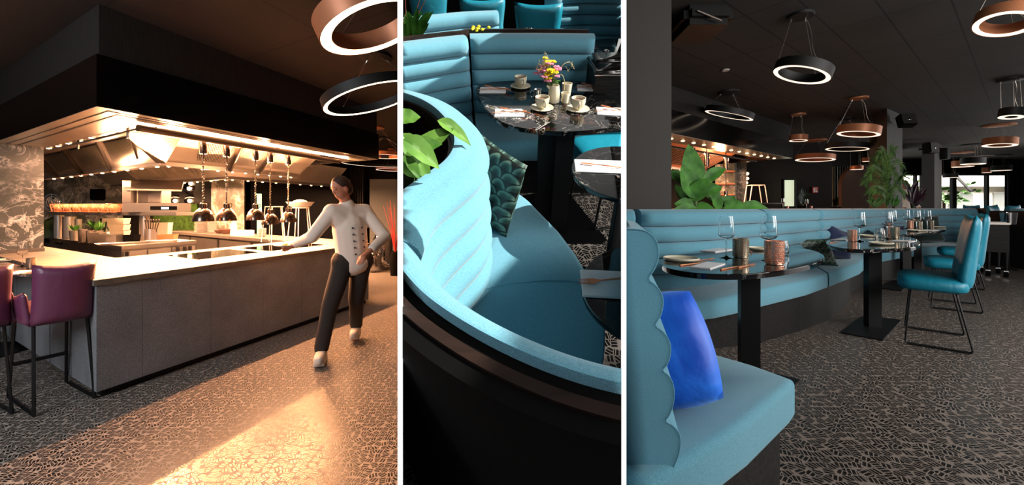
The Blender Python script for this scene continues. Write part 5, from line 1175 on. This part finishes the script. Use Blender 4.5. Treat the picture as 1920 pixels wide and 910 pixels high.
tea_light('copper lattice candle holder on the table by the chair', G, P(1598, 453), 'copper', 1.1, .8); tea_light('pewter lattice candle holder on the table by the chair', G, P(1678, 447), 'pewter', 1.15, .8)
tea_light('copper candle holder at the edge of the table by the chair, behind the glasses', G, P(1668, 441), 'copper', 1.0, .8)
for px, py, k, l in ((1707, 428, 'copper', 'copper candle holder on the farther table'), (1723, 431, 'pewter', 'pewter candle holder at the middle of the farther table'), (1745, 428, 'pewter', 'pewter candle holder nearest to the chair backs on the farther table')): tea_light(l, G, P(px, py), k, 1.2, .75, fine=True)
G = 'water glasses on the marble tables'
water_glass('stemless water glass behind the copper holder of the nearest table', G, P(1467, 478), 1.0, .85); water_glass('stemless water glass on the table by the chair', G, P(1649, 449), 1.15, .85)
G = 'pale side plates on the marble tables'
plate('pale side plate at the end of the nearest table', G, P(1277, 489), .105, sq=.95); plate('pale side plate at the back of the nearest table', G, P(1425, 469), .09, sq=.95)
plate('pale side plate at the front edge of the table by the chair', G, P(1652, 459), .11, sq=.75); plate('pale side plate at the back of the table by the chair', G, P(1627, 444), .11, sq=.75)
plate('pale side plate at the front of the farther table', G, P(1719, 434), .14, sq=.7); plate('pale side plate at the right end of the farther table', G, P(1757, 427), .14, sq=.7)
G = 'white napkins on the marble tables'
menu('white folded menu napkin at the front of the nearest table', G, P(1328, 499), -.75, .10, .26); menu('white folded napkin at the back of the nearest table', G, P(1345, 470), -.9, .11, .3)
menu('white napkin at the chair side of the table by the chair', G, P(1692, 453), -1.0, .13, .22); menu('white napkin at the booth side of the table by the chair', G, P(1580, 450), -1.0, .12, .22); menu('white napkin on the farther table', G, P(1742, 432), -1.0, .15, .25)
G = 'copper cutlery on the marble tables'
cutlery('fork', 'copper fork beside the plate on the nearest table', G, P(1318, 489), -.95, L=.24); cutlery('knife', 'copper knife crossing the fork on the nearest table', G, P(1302, 496), -1.05, L=.24)
cutlery('knife', 'copper knife at the front edge of the nearest table', G, P(1374, 503), -.95, L=.24); cutlery('fork', 'copper fork under the copper holder at the front edge', G, P(1400, 500), -.9, L=.2)
cutlery('knife', 'copper knife on the table by the chair next to the booth', G, P(1565, 455), -1.0, L=.22); cutlery('fork', 'copper fork behind the pewter holder of the nearest table', G, P(1408, 474), -.5, L=.2)

# ---- chairs
k0 = sled_chair('nearest teal leather dining chair on a bent wire frame', 'teal chairs along the booth tables', py_(1752, 3.25) + Vector((0, 0, FZ)), math.radians(46), (1.25, .68, 1.0))
dup(k0, py_(1787, 4.35) + Vector((0, 0, FZ)), math.radians(46), 'second teal dining chair, just behind the nearest one', scale=(1.15, .7, .99)); dup(k0, py_(1802, 5.5) + Vector((0, 0, FZ)), math.radians(46), 'third teal dining chair, mostly hidden by the first two', scale=(1.1, .7, .98))
for px, Y, rz, l in ((1851, 9.2, PI, 'teal chair back beyond the black trolley'), (1895, 9.0, PI + .2, 'teal chair next to the booth cut by the picture edge'), (1872, 11.0, 0, 'distant teal chair under the window nearest the trolley'), (1848, 12.4, PI, 'most distant teal chair against the window front'), (1908, 12.0, .3, 'distant teal chair in front of the dark curtain')):
    dup(k0, py_(px, Y) + Vector((0, 0, FZ)), rz, l, 'distant teal chairs', (.75, 1.1, 1.12))
tt = thing('bistro_table', 'distant dark table with two copper holders between the teal chairs', 'table', py_(1877, 9.8) + Vector((0, 0, FZ)))
MB().lathe([(.32, .72), (.32, .75)], 30).build('top', 'black_marble', tt); MB().box(-.04, .04, -.04, .04, .01, .72).build('column', 'black_metal', tt); MB().box(-.2, .2, -.2, .2, 0, .01).build('base_plate', 'black_metal', tt)
for px, l in ((1868, 'copper holder on the distant table, nearer to the trolley'), (1884, 'copper holder on the distant table, nearer to the picture edge')): tea_light(l, 'holders on the distant table', py_(px, 9.8) + Vector((0, 0, ZT)), 'copper', 1.5, .7, fine=False)
# trolley on castors
tv = thing('service_trolley', 'black wooden trolley on castors beside the end of the long booth', 'trolley', py_(1862, 6.4) + Vector((0, 0, FZ)), rz_to(py_(1862, 6.4)) * .8)
MB().box(-.12, .12, -.25, .25, .38, .80).build('body', 'black_wood', tv, bev=.008); MB().box(-.13, .13, -.27, .27, .803, .83).build('top', 'steel', tv, bev=.004)
MB().box(-.1, .1, -.22, .1, .831, .842).build('menu_pile', 'paper', tv, smooth=False)
for sx_ in (-1, 1):
    for sy_ in (-1, 1):
        l_ = MB().tube([(sx_ * .09, sy_ * .22, .38), (sx_ * .09, sy_ * .22, .10)], [.03, .018], 4).build('leg', 'black_wood', tv, smooth=False)
        MB().tube([(sx_ * .09 - .02, sy_ * .22, .045), (sx_ * .09 + .02, sy_ * .22, .045)], .044, 16).build('castor', 'dark_interior', l_)
        MB().box(sx_ * .09 - .024, sx_ * .09 + .024, sy_ * .22 - .012, sy_ * .22 + .012, .075, .10).ell((sx_ * .09 - .024, sy_ * .22, .045), (.008, .018, .018), 8).build('castor_fork', 'chrome', l_)
rb = thing('curved_booth', 'booth with teal rolls and black end cut by the picture edge', 'booth', (0, 0, 0))
q = [py_(1908, 7.2).xy, py_(1935, 7.3).xy, py_(1990, 7.4).xy]
roll_back('backrest', q, FZ + .44, RZ, 6, -1, rb, steps=20); band('plinth', q, [p - Vector((0, .5)) for p in q], FZ, FZ + .3, rb, 'black_wood', 8)
seat_loft('seat', q, [p - Vector((-.02, .62)) for p in q], FZ + .31, FZ + .45, rb, steps=10); a_ = py_(1905, 7.2)
MB().box(a_.x - .12, a_.x - .02, 6.7, 7.5, FZ, RZ - .03).build('end_panel', 'black_wood', rb, smooth=False)
c = py_(1897, 6.9); t = thing('wine_bucket', 'shiny metal bucket at the black end of the booth by the picture edge', 'bucket', (c.x - .05, c.y, FZ)); MB().lathe([(.09, .78), (.11, .98), (.1, .98), (.085, .79), (.001, .79)], 20, caps=False).build('bucket', 'chrome', t); MB().tube([(0, 0, .02), (0, 0, .78)], .012, 8).lathe([(.11, 0), (.11, .02)], 20).build('stand', 'black_metal', t)

# ---- plants
def px_leaves(root_px, root_py, Y, rows, name, label, m, cat='plant', stem='stem_green', n=9):
    o0 = at(root_px, root_py, Y); t = thing(name, label, cat, o0); mb = MB(); st = MB()
    for bx, by, tx, ty, w, dr, dy in rows:
        a = at(bx, by, Y + dy * .5); b = at(tx, ty, Y + dy); d = b - a; L_ = d.length
        leaf(mb, a - o0, d + Vector((0, 0, dr * L_ * .8)), (.1, -1, .35), L_ * 1.12, w * Y / F, dr, .22, n, .05)
        st.tube([(0, 0, -.02), tuple((a - o0) * .5 + Vector((0, 0, .03))), tuple(a - o0)], .012 * Y / 4, 6)
    mb.build('leaves', m, t); st.build('stems', stem, t)
    if name == 'dried_bouquet': MB().lathe([(.16, FZ - o0.z + .001), (.03, FZ - o0.z + .03), (.03, -.3), (.1, -.25), (.12, 0)], 14).build('pedestal_vase', 'dark_interior', t)
    return t
px_leaves(1300, 396, 3.85, [(1302, 350, 1292, 279, 46, .0, .1), (1306, 372, 1277, 312, 44, .1, -.1), (1290, 352, 1243, 305, 26, .35, 0), (1318, 345, 1366, 303, 24, .3, .1), (1296, 378, 1326, 330, 34, .15, -.1), (1300, 392, 1262, 376, 30, .3, -.1), (1306, 390, 1262, 396, 20, .1, -.15), (1305, 392, 1340, 388, 22, .3, -.1), (1290, 385, 1266, 345, 24, .1, .1)],
    'bird_of_paradise', 'tall potted plant with big glossy paddle leaves beside the grey pillar', 'leaf_green')
px_leaves(1350, 396, 4.1, [(1350, 378, 1318, 356, 30, .2, 0), (1320, 362, 1356, 345, 26, .3, -.05), (1352, 392, 1334, 366, 26, .1, -.1), (1358, 392, 1404, 386, 34, .3, -.1), (1376, 392, 1352, 376, 20, .2, 0), (1384, 390, 1452, 388, 18, .42, -.05), (1345, 392, 1378, 366, 24, .15, .05), (1398, 394, 1372, 384, 18, .2, 0), (1396, 390, 1430, 376, 14, .3, .1)],
    'rubber_plant', 'lower bushy plant trailing to the end of the trough beside the paddle leaves', 'leaf_green')
def palm(px, py, Y, tips, label):
    o0 = at(px, py, Y); t = thing('potted_palm', label, 'palm', o0); st = MB()
    for i, (tx, ty, dr) in enumerate(tips):
        mb = MB(); b = at(tx, ty, Y + (i % 3 - 1) * .25) - o0; mid = b * .55 + Vector((-b.x * .3, 0, abs(b.z) * .15)); pts = chaikin([Vector((0, 0, 0)), mid, b, b + Vector((b.x * dr, 0, -.12))], 3, False)
        mb.tube(pts, [.012 * (1 - k / len(pts)) + .003 for k in range(len(pts))], 5)
        for k in range(3, len(pts)):
            for s in (1, -1):
                d = (pts[min(k + 1, len(pts) - 1)] - pts[k - 1]).normalized(); sd = d.cross(Vector((0, -1, .2))).normalized() * s
                leaf(mb, pts[k], d * 1.2 + sd * .7, (0, -1, .4), .30 * math.sin(PI * (k / len(pts)) ** .9 * .9 + .2) * .62 + .05, .018, .35, .15, 4, m=1)
        mb.build('frond', 'palm_green', t)
    return t
palm(1662, 388, 7.75, [(1654, 278, .1), (1672, 274, .1), (1666, 290, -.1), (1640, 312, .2), (1645, 292, .1), (1684, 300, .15), (1690, 326, .2), (1632, 330, .3), (1682, 350, .3), (1643, 350, .3), (1660, 312, .1), (1676, 316, .1)], 'feathery green palm standing in front of the middle pillar')
px_leaves(1640, 390, 7.6, [(1640 + k * 0, 390, 1622 + k * 6, 372 - (k % 3) * 4, 8, .2, (k % 3) * .06) for k in range(8)], 'low_fern', 'low light green fern at the foot of the palm', 'palm_green')
px_leaves(1676, 390, 7.7, [(1676, 390, 1664 + k * 4, 372 - (k % 3) * 5, 6, .15, (k % 3) * .06) for k in range(7)], 'low_fern', 'low leafy plant with a reddish spike at the palm', 'leaf_green', stem='stem_red')
px_leaves(1711, 390, 8.5, [(1712, 384, 1690 + k * 5.2, 340 + abs(k - 5) * 4 + (k % 2) * 7, 11, .1, (k % 3 - 1) * .15) for k in range(10)] + [(1712, 388, 1738 - k * 4, 350 + k * 7, 10, .15, 0) for k in range(4)] + [(1706, 360, 1690, 335, 14, .2, 0), (1705, 366, 1722, 338, 12, .1, 0)],
    'dracaena', 'dark plum and green leafed plant between the two rear pillars', ['leaf_plum', 'leaf_dark'][0])
px_leaves(1504, 386, 11.5, [(1504, 384, 1494 + k * 3.4, 352 + abs(k - 3) * 3, 9, .1, 0) for k in range(8)], 'dried_bouquet', 'dark dried bouquet beside the bright hatch', 'leaf_dark')
px_leaves(1567, 388, 10.5, [(1567, 388, 1560 + k * 3, 366 + abs(k - 3) * 3, 5, .1, 0) for k in range(6)], 'dried_bouquet', 'small dark bouquet in front of the brown screen', 'leaf_dark')

# ---- kitchen beyond the booth
h0 = py_(1225, 6.38).xy; h1 = py_(1485, 10.05).xy; hd_ = (h1 - h0).normalized(); hn = Vector((-hd_.y, hd_.x))
def hq(u, v, z=None): p = h0 + (h1 - h0) * u + hn * v; return (p.x, p.y) if z is None else Vector((p.x, p.y, z))
def hpr(v0, v1, z0, z1, u0=0, u1=1): return MB().prism([hq(u0, v0), hq(u1, v0), hq(u1, v1), hq(u0, v1)], z0, z1)
struct(hpr(.03, .2, 3.13, ZC).build('trim_hood', 'smoked_panel', smooth=False))
kh = thing('extractor_hood', 'black extractor hood of the far kitchen seen behind the paddle leaf plant', 'extractor hood', hq(.5, 0, 2.73))
loc(kh, hpr(0, .03, 2.735, 3.13), 'fascia', 'gloss_black', smooth=False); loc(kh, hpr(0, .5, 2.73, 2.735), 'flange', 'steel', smooth=False); loc(kh, hpr(.5, 2.6, 3.0, 3.02), 'lining', 'steel_dark', smooth=False)
loc(kh, MB().prism([hq(1, 0), hq(1.0, 2.6), hq(1.01, 2.6), hq(1.01, 0)], 2.735, 3.13), 'end_fascia', 'gloss_black', smooth=False)
pA_, pB_, pC_, pD_ = hq(.0, 1.1, 2.95), hq(.93, 1.1, 2.95), hq(.93, 2.0, 2.55), hq(.0, 2.0, 2.55)
loc(kh, MB().quad(pA_, pB_, pC_, pD_), 'sloped_canopy', 'copper', smooth=False); mb = MB()
for i in range(46): a = i / 46; mb.slab([slope((pA_, pB_), (pD_, pC_), a, .2), slope((pA_, pB_), (pD_, pC_), a + .01, .2), slope((pA_, pB_), (pD_, pC_), a + .01, .85), slope((pA_, pB_), (pD_, pC_), a, .85)], (0, -.2, -1), .02)
loc(kh, mb, 'slat_filter', 'steel', smooth=False); loc(kh, hpr(2.0, 2.1, 2.5, 2.56, 0, .95), 'drip_rim', 'steel_matte', smooth=False)
for i in range(14): loc(kh, MB().lathe([(.035, 0), (.001, -.015)], 10, Matrix.Translation(hq(.1 + i * .065, .28, 2.728))), 'spot_bulb', 'bulb_glow')
for i in range(12): loc(kh, MB().lathe([(.03, 0), (.001, -.015)], 10, Matrix.Translation(hq(.1 + i * .068, .95, 2.95))), 'spot_bulb', 'bulb_glow')
for i in range(10): loc(kh, MB().lathe([(.03, 0), (.001, -.015)], 10, Matrix.Translation(hq(.1 + i * .08, 2.05, 2.498))), 'spot_bulb', 'bulb_glow')
loc(kh, MB().tube([hq(.05, .7, 2.7), hq(.95, .7, 2.7)], .025, 8), 'lamp_rail', 'steel_dark')
strip('far_hood_light', hq(.1, .8, 2.68), hq(.9, .8, 2.68), 260); strip('far_hood_light', hq(.1, 2.4, 2.4), hq(.9, 2.4, 2.4), 300)
def hl3(px, Y, zb, l):
    t = thing('heat_lamp', l, 'heat lamp', py_(px, Y) + Vector((0, 0, zb)), 0, 'heat lamps of the far kitchen', (.8, .8, 1))
    MB().lathe([(.19, 0), (.17, .10), (.1, .22), (.05, .26), (.05, .34)], 24, caps=False).build('shade', 'lamp_metal', t); MB().ell((0, 0, .08), (.06, .06, .07), 10).build('bulb', 'bulb_glow', t)
    MB().tube([(0, 0, .3), (0, 0, 2.99 - zb)], .012, 6).build('cord', 'steel_dark', t); MB().lathe([(.065, 2.38 - zb), (.065, 2.68 - zb)], 16).build('cord_housing', 'lamp_metal', t)
light('POINT', 'far_kitchen_fill', py_(1352, 10.4) + Vector((0, 0, 2.3)), 60, WARM, None, shadow_soft_size=.08)  # added fill point that brightens the marble pier
hl3(1299, 8.0, 1.86, 'far heat lamp hidden most by the paddle leaves'); hl3(1325, 8.6, 1.86, 'far heat lamp hanging between the leaves and the marble pier'); hl3(1361, 9.5, 1.55, 'far heat lamp in front of the marble pier')
struct(MB().prism([tuple(py_(1341, 11.5).xy), tuple(py_(1378, 11.5).xy), tuple(py_(1381, 12).xy), tuple(py_(1341, 12).xy)], FZ, 3.3).build('wall_pier', 'kitchen_marble', smooth=False))
struct(MB().prism([tuple(py_(1378, 12.2).xy), tuple(py_(1400, 12.0).xy), tuple(py_(1400, 12.4).xy), tuple(py_(1378, 12.5).xy)], FZ, 3.0).build('wall_pier_dark', 'green_marble', smooth=False))
for i, z in enumerate((1.85, 2.15, 2.5)): o = MB().prism([tuple(py_(1336, 11.2).xy), tuple(py_(1378, 11.2).xy), tuple(py_(1378, 11.48).xy), tuple(py_(1336, 11.48).xy)], z, z + .03).build('wall_shelf', 'copper', smooth=False); tag(o, ['lowest copper shelf on the marble pier', 'middle copper shelf on the marble pier', 'topmost copper shelf on the marble pier'][i], 'shelf', 'copper shelves on the pier')
for i, (x, y) in enumerate(((1401, 326), (1401, 335), (1399, 343))): o = MB().ell((0, 0, 0), (.045, .045, .045), 12).build('bulb_lamp', 'bulb_glow'); o.location = at(x, y, 12.1); tag(o, ['upper round bulb beside the marble pier', 'middle round bulb beside the marble pier', 'lowest round bulb beside the marble pier'][i], 'wall lamp', 'round bulbs of the far kitchen')
cb = thing('display_counter', 'dark glass display counter in the far kitchen', 'counter', py_(1420, 10.2) + Vector((0, 0, FZ)))
w0, w1 = py_(1368, 10.2), py_(1470, 10.6); loc(cb, MB().prism([tuple(w0.xy), tuple(w1.xy), (w1.x - .1, w1.y + .7), (w0.x - .1, w0.y + .7)], FZ, 1.28), 'cabinet', 'dark_interior', smooth=False)
loc(cb, MB().prism([tuple(w0.xy), tuple(w1.xy), (w1.x - .1, w1.y + .7), (w0.x - .1, w0.y + .7)], 1.60, 1.63), 'glass_top', 'steel_dark', smooth=False)
for p in (w0, (w0 + w1) / 2, w1): loc(cb, MB().box(p.x - .015, p.x + .015, p.y + .01, p.y + .04, 1.28, 1.6), 'upright', 'steel_dark', smooth=False)
st_ = thing('wire_stool', 'thin white wire stool standing on the far display counter', 'stool', py_(1417, 10.45) + Vector((0, 0, 1.632))); mb = MB()
for a, b in ((-.2, -.12), (.2, -.12), (-.2, .12), (.2, .12)): mb.tube([(a * 1.15, b, 0), (a * .8, b, .45)], .012, 5)
mb.tube([(-.16, -.12, .45), (.16, -.12, .45), (.16, .12, .45), (-.16, .12, .45)], .012, 5, True).build('frame', 'white_ceramic', st_)
wc = thing('worktop', 'warm lit worktop of the far kitchen behind the leaves', 'counter', py_(1310, 8.8) + Vector((0, 0, FZ))); w0, w1 = py_(1240, 8.4), py_(1372, 9.3)
loc(wc, MB().prism([tuple(w0.xy), tuple(w1.xy), (w1.x - .2, w1.y + .8), (w0.x - .2, w0.y + .8)], FZ, 1.44), 'cabinet', 'steel', smooth=False); loc(wc, MB().prism([tuple(w0.xy), tuple(w1.xy), (w1.x - .2, w1.y + .8), (w0.x - .2, w0.y + .8)], 1.44, 1.48), 'top', 'worktop', smooth=False)
hs = struct(MB().prism([tuple(py_(1471, 12.75).xy), tuple(py_(1491, 12.75).xy), tuple(py_(1491, 12.8).xy), tuple(py_(1471, 12.8).xy)], 1.55, 2.37).build('window_7', 'garden_view', smooth=False))
a_, b_ = py_(1471, 12.7).x, py_(1491, 12.7).x; MB().box(a_ - .04, a_, 12.7, 12.8, 1.5, 2.41).box(b_, b_ + .04, 12.7, 12.8, 1.5, 2.41).box(a_, b_, 12.7, 12.8, 2.37, 2.41).build('window_frame', 'black_metal', hs, smooth=False)
ex = thing('exit_sign', 'small red and white emergency sign on the dark wall', 'sign', at(1528, 362, 13.03)); MB().box(-.09, .09, -.02, 0, 0, .19).build('plate', 'red_sign', ex, smooth=False)
MB().box(-.06, -.01, -.026, -.02, .03, .16).box(.005, .06, -.026, -.02, .03, .07).box(.015, .035, -.026, -.02, .08, .13).ell((.025, -.023, .15), (.014, .004, .014), 8).build('pictogram', 'sign_white', ex, smooth=False)
def rounded_screen():
    pts = [(1578, 470)] + [(1578 + 40 - 40 * math.cos(a), 350 - 42 * math.sin(a)) for a in [i * PI / 16 for i in range(9)]] + [(1640, 308), (1640, 470)]
    tag(MB().slab([at(x, y, 10.4) for x, y in pts], (0, 1, 0), .12).build('round_screen', 'pillar_brown', smooth=False), 'brown partition screen with a rounded corner beside the middle pillar', 'screen')
simple('pillar_brown', '4a362e', .85); rounded_screen()
cu = MB(); pts = [tuple(py_(1562 + 34 * i / 30, 11.6 + .07 * math.sin(i * 1.5)).xy) for i in range(31)]
tag(cu.prism(pts + [(p[0], p[1] + .04) for p in reversed(pts)], FZ, 2.68).build('grey_curtain', 'curtain_grey'), 'grey green curtain behind the brown rounded screen', 'curtain')
for px, l in ((1481, 'wine glass on the rose ledge in front of the hatch'), (1525, 'wine glass on the rose ledge near the emergency sign')): wine_glass(l, 'glasses on the rose ledge', py_(px, 5.15 if px < 1500 else 5.65) + Vector((0, 0, 1.492)) + Vector((-.02, .1, 0)), .62, .8)
for px, l in ((1490, 'small copper holder beside the first ledge glass'), (1534, 'small copper holder beside the second ledge glass')): tea_light(l, 'holders on the rose ledge', py_(px, 5.2 if px < 1500 else 5.75) + Vector((-.02, .1, 1.492)), 'copper', .35, .8, fine=False)
wt = thing('person', 'waiter in a white shirt and dark trousers standing behind the plum leafed plant', 'person', py_(1697, 12.0) + Vector((0, 0, FZ)))
human(wt, dict(head=(0, 0, 1.74), face=(-.05, -.12, 1.72), neck=(0, 0, 1.56), chest=(0, 0, 1.32), pelvis=(0, 0, 1.0), sl=(-.19, 0, 1.46), sr=(.19, 0, 1.46), el=(-.26, -.03, 1.18), er=(.26, -.03, 1.18), wl=(-.22, -.22, 1.05), wr=(.22, -.22, 1.05),
    hl=(-.1, 0, .95), hr=(.1, 0, .95), kl=(-.1, -.02, .52), kr=(.1, -.02, .52), al=(-.1, 0, .1), ar=(.1, 0, .1), tl=(-.11, -.14, .045), tr=(.11, -.14, .045)), jacket='sign_white', shoe='dark_cloth')

# ---- on the ceiling
def RL(px, py, hw, cpy, label, col, cr_, tilt=(0, 0), band_h=.10, w=.06, cpx=None):
    Y = F * 2.04 / (H - cpy); c = at(px, py, Y); R = hw * Y / F * math.cos(math.atan((px - 960) / F)) * 1.02
    cx = at(cpx if cpx else px, cpy, Y)
    ring_lamp(label, 'ring lamps of the right bay', c, R, band_h, w, tuple(map(math.radians, tilt)), col, (cx.x, Y, ZC), cr_)
BK, CU = 'black_paint', 'copper'
RL(1502, 141, 57, 27, 'large black ring lamp hanging nearest to the grey pillar', BK, .12, (6, 18), .10, .055)
RL(1884, 46, 66, -30, 'large copper ring lamp cut by the upper picture corner', CU, .12, (-3, 19), .10, .055)
RL(1366, 217, 47, 172, 'black ring lamp in front of the far kitchen hood', BK, .17, (12, 13), .10, .06)
RL(1497, 264, 18, 214, 'smallest copper ring lamp, between the black ones', CU, .14, (0, 3), .12, .05)
RL(1609, 252, 42, 183, 'copper ring lamp hanging from three wires left of the middle pillar', CU, .14, (3, 8), .14, .07, 1611)
RL(1588, 280, 42, 222, 'wide thin black ring lamp just below a copper one', BK, .15, (2, 4), .12, .06)
RL(1528, 300, 38, 263, 'wide copper ring lamp low in front of the dark wall', CU, .3, (0, 3), .14, .09)
RL(1896, 220, 27, 148, 'small black ring lamp at the upper picture edge', BK, .16, (0, 9), .13, .08)
RL(1874, 273, 35, 234, 'copper ring lamp below the small black one', CU, .28, (0, 5), .17, .1)
RL(1824, 308, 25, 271, 'black ring lamp in the distance above the window front', BK, .3, (0, 2), .2, .12)
RL(1805, 313, 22, 286, 'copper ring lamp in the distance overlapping the black one', CU, .3, (0, 0), .22, .14)
RL(1877, 320, 21, 291, 'black ring lamp nearest to the dark curtain', BK, .3, (0, 0), .2, .14)
RL(1850, 324, 10, 294, 'tiny copper ring lamp before the window', CU, .15, (0, 0), .2, .1)
RL(1782, 333, 15, 292, 'black ring lamp with a slanting cable beside the far pillar', BK, .3, (0, 0), .15, .12)
RL(1606, 318, 13, 238, 'small copper ring lamp in front of the brown screen', CU, .2, (0, 0), .09, .07)
RL(1624, 303, 8, 246, 'tiny copper ring lamp touching the middle pillar', CU, .15, (0, 0), .1, .06)
def spk(label, c, s, rz, rx):
    t = thing('wall_speaker', label, 'speaker', c, rz, 'black loudspeakers on the pillars'); M = Matrix.Rotation(rx, 4, 'X')
    MB().box(-.5 * s, .5 * s, -.6 * s, .0, -.5 * s, .45 * s, M).build('cabinet', 'black_metal', t, bev=.05 * s); MB().box(-.44 * s, .44 * s, -.63 * s, -.605 * s, -.44 * s, .39 * s, M).build('grille', 'pillar_paint', t)
    MB().ell((.0, -.64 * s, -.02), (.03, .01, .03), 8, M=M).build('badge', 'chrome', t); MB().box(-.12 * s, .12 * s, 0, .5 * s, -.08 * s, .08 * s).build('bracket', 'black_metal', t)
spk('black loudspeaker on the middle pillar', at(1694, 230, 8.35), .27, -.2, -.35); spk('black loudspeaker on the far pillar beside the windows', at(1737, 279, 12.1), .34, .2, -.1); spk('black loudspeaker on the window side of the far pillar', at(1768, 289, 13.1), .38, -1.2, 0)
pj = thing('ceiling_projector', 'black ceiling device at the top beside the grey pillar', 'projector', (2.02, 4.3, ZC)); MB().box(-.3, .2, -.3, .3, -.2, -.0).build('housing', 'black_metal', pj, bev=.06); MB().tube([(-.2, -.32, -.1), (.05, -.3, -.19)], .01, 6).build('cable', 'wire_metal', pj)
o = MB().lathe([(.05, -.012), (.05, 0)], 24).build('smoke_detector', 'white_ceramic'); o.location = (at(1361, 131, F * 2.04 / 259).x, F * 2.04 / 259, ZC - .001); tag(o, 'small round white detector on the dark ceiling', 'detector')
for px, py, lb in ((1710, 301, 'ceiling air vent between the two rear pillars'), (1845, 293, 'ceiling air vent above the window front')):
    Y = F * 2.04 / (H - py); t = thing('ceiling_vent', lb, 'vent', (at(px, py, Y).x, Y, ZC), 0, 'air vents'); s = .42
    MB().box(-s, s, -s * .9, -s * .75, -.03, 0).box(-s, s, s * .75, s * .9, -.03, 0).box(-s, -s * .85, -s * .75, s * .75, -.03, 0).box(s * .85, s, -s * .75, s * .75, -.03, 0).build('frame', 'sign_white', t, smooth=False); mb = MB()
    for k in range(4): mb.box(-s * .8, s * .8, -s * .6 + k * .16, -s * .54 + k * .16, -.025, 0)
    mb.build('louvre', 'steel', t, smooth=False)
# ------------------------------------------------------------------ place the middle bay, then cut what runs into the dividers flush with them
bpy.context.view_layer.update()
def plane(px): n = Vector((1, -(px - 960) / F, 0)).normalized(); return n     # normal towards larger x, plane through the divider's line
O = Vector((0, 0, CZ))
for o in list(bpy.data.objects):
    if o.parent is None and o.get('_bay') == 'middle': o.matrix_world = M2 @ o.matrix_world
bpy.context.view_layer.update()
def root(o):
    while o.parent: o = o.parent
    return o
for o in [x for x in bpy.data.objects if x.type == 'MESH']:
    b = root(o).get('_bay', '')
    cuts = {'bar': [(746.2, -1)], 'middle': [(754.8, 1), (1165.2, -1)], 'right': [(1173.8, 1)]}.get(b, [])
    for px, keep in cuts:
        n = plane(px) * keep; ds = [n.dot(o.matrix_world @ v.co - O) for v in o.data.vertices]
        if not ds: break
        if min(ds) >= 0: continue
        if max(ds) <= 0: bpy.data.objects.remove(o); break
        if o.data.users > 1: o.data = o.data.copy()
        inv = o.matrix_world.inverted(); pl = inv @ O; nl = (o.matrix_world.to_3x3().transposed() @ n).normalized()
        bm = bmesh.new(); bm.from_mesh(o.data)
        g = bmesh.ops.bisect_plane(bm, geom=bm.verts[:] + bm.edges[:] + bm.faces[:], plane_co=pl, plane_no=nl, clear_inner=True)
        es = [e for e in g['geom_cut'] if isinstance(e, bmesh.types.BMEdge)]
        try: bmesh.ops.holes_fill(bm, edges=es, sides=0)
        except Exception: pass
        bm.to_mesh(o.data); bm.free()
for o in [x for x in bpy.data.objects if x.type == 'EMPTY' and not x.children]: bpy.data.objects.remove(o)
for o in bpy.data.objects:
    if '_bay' in o: del o['_bay']
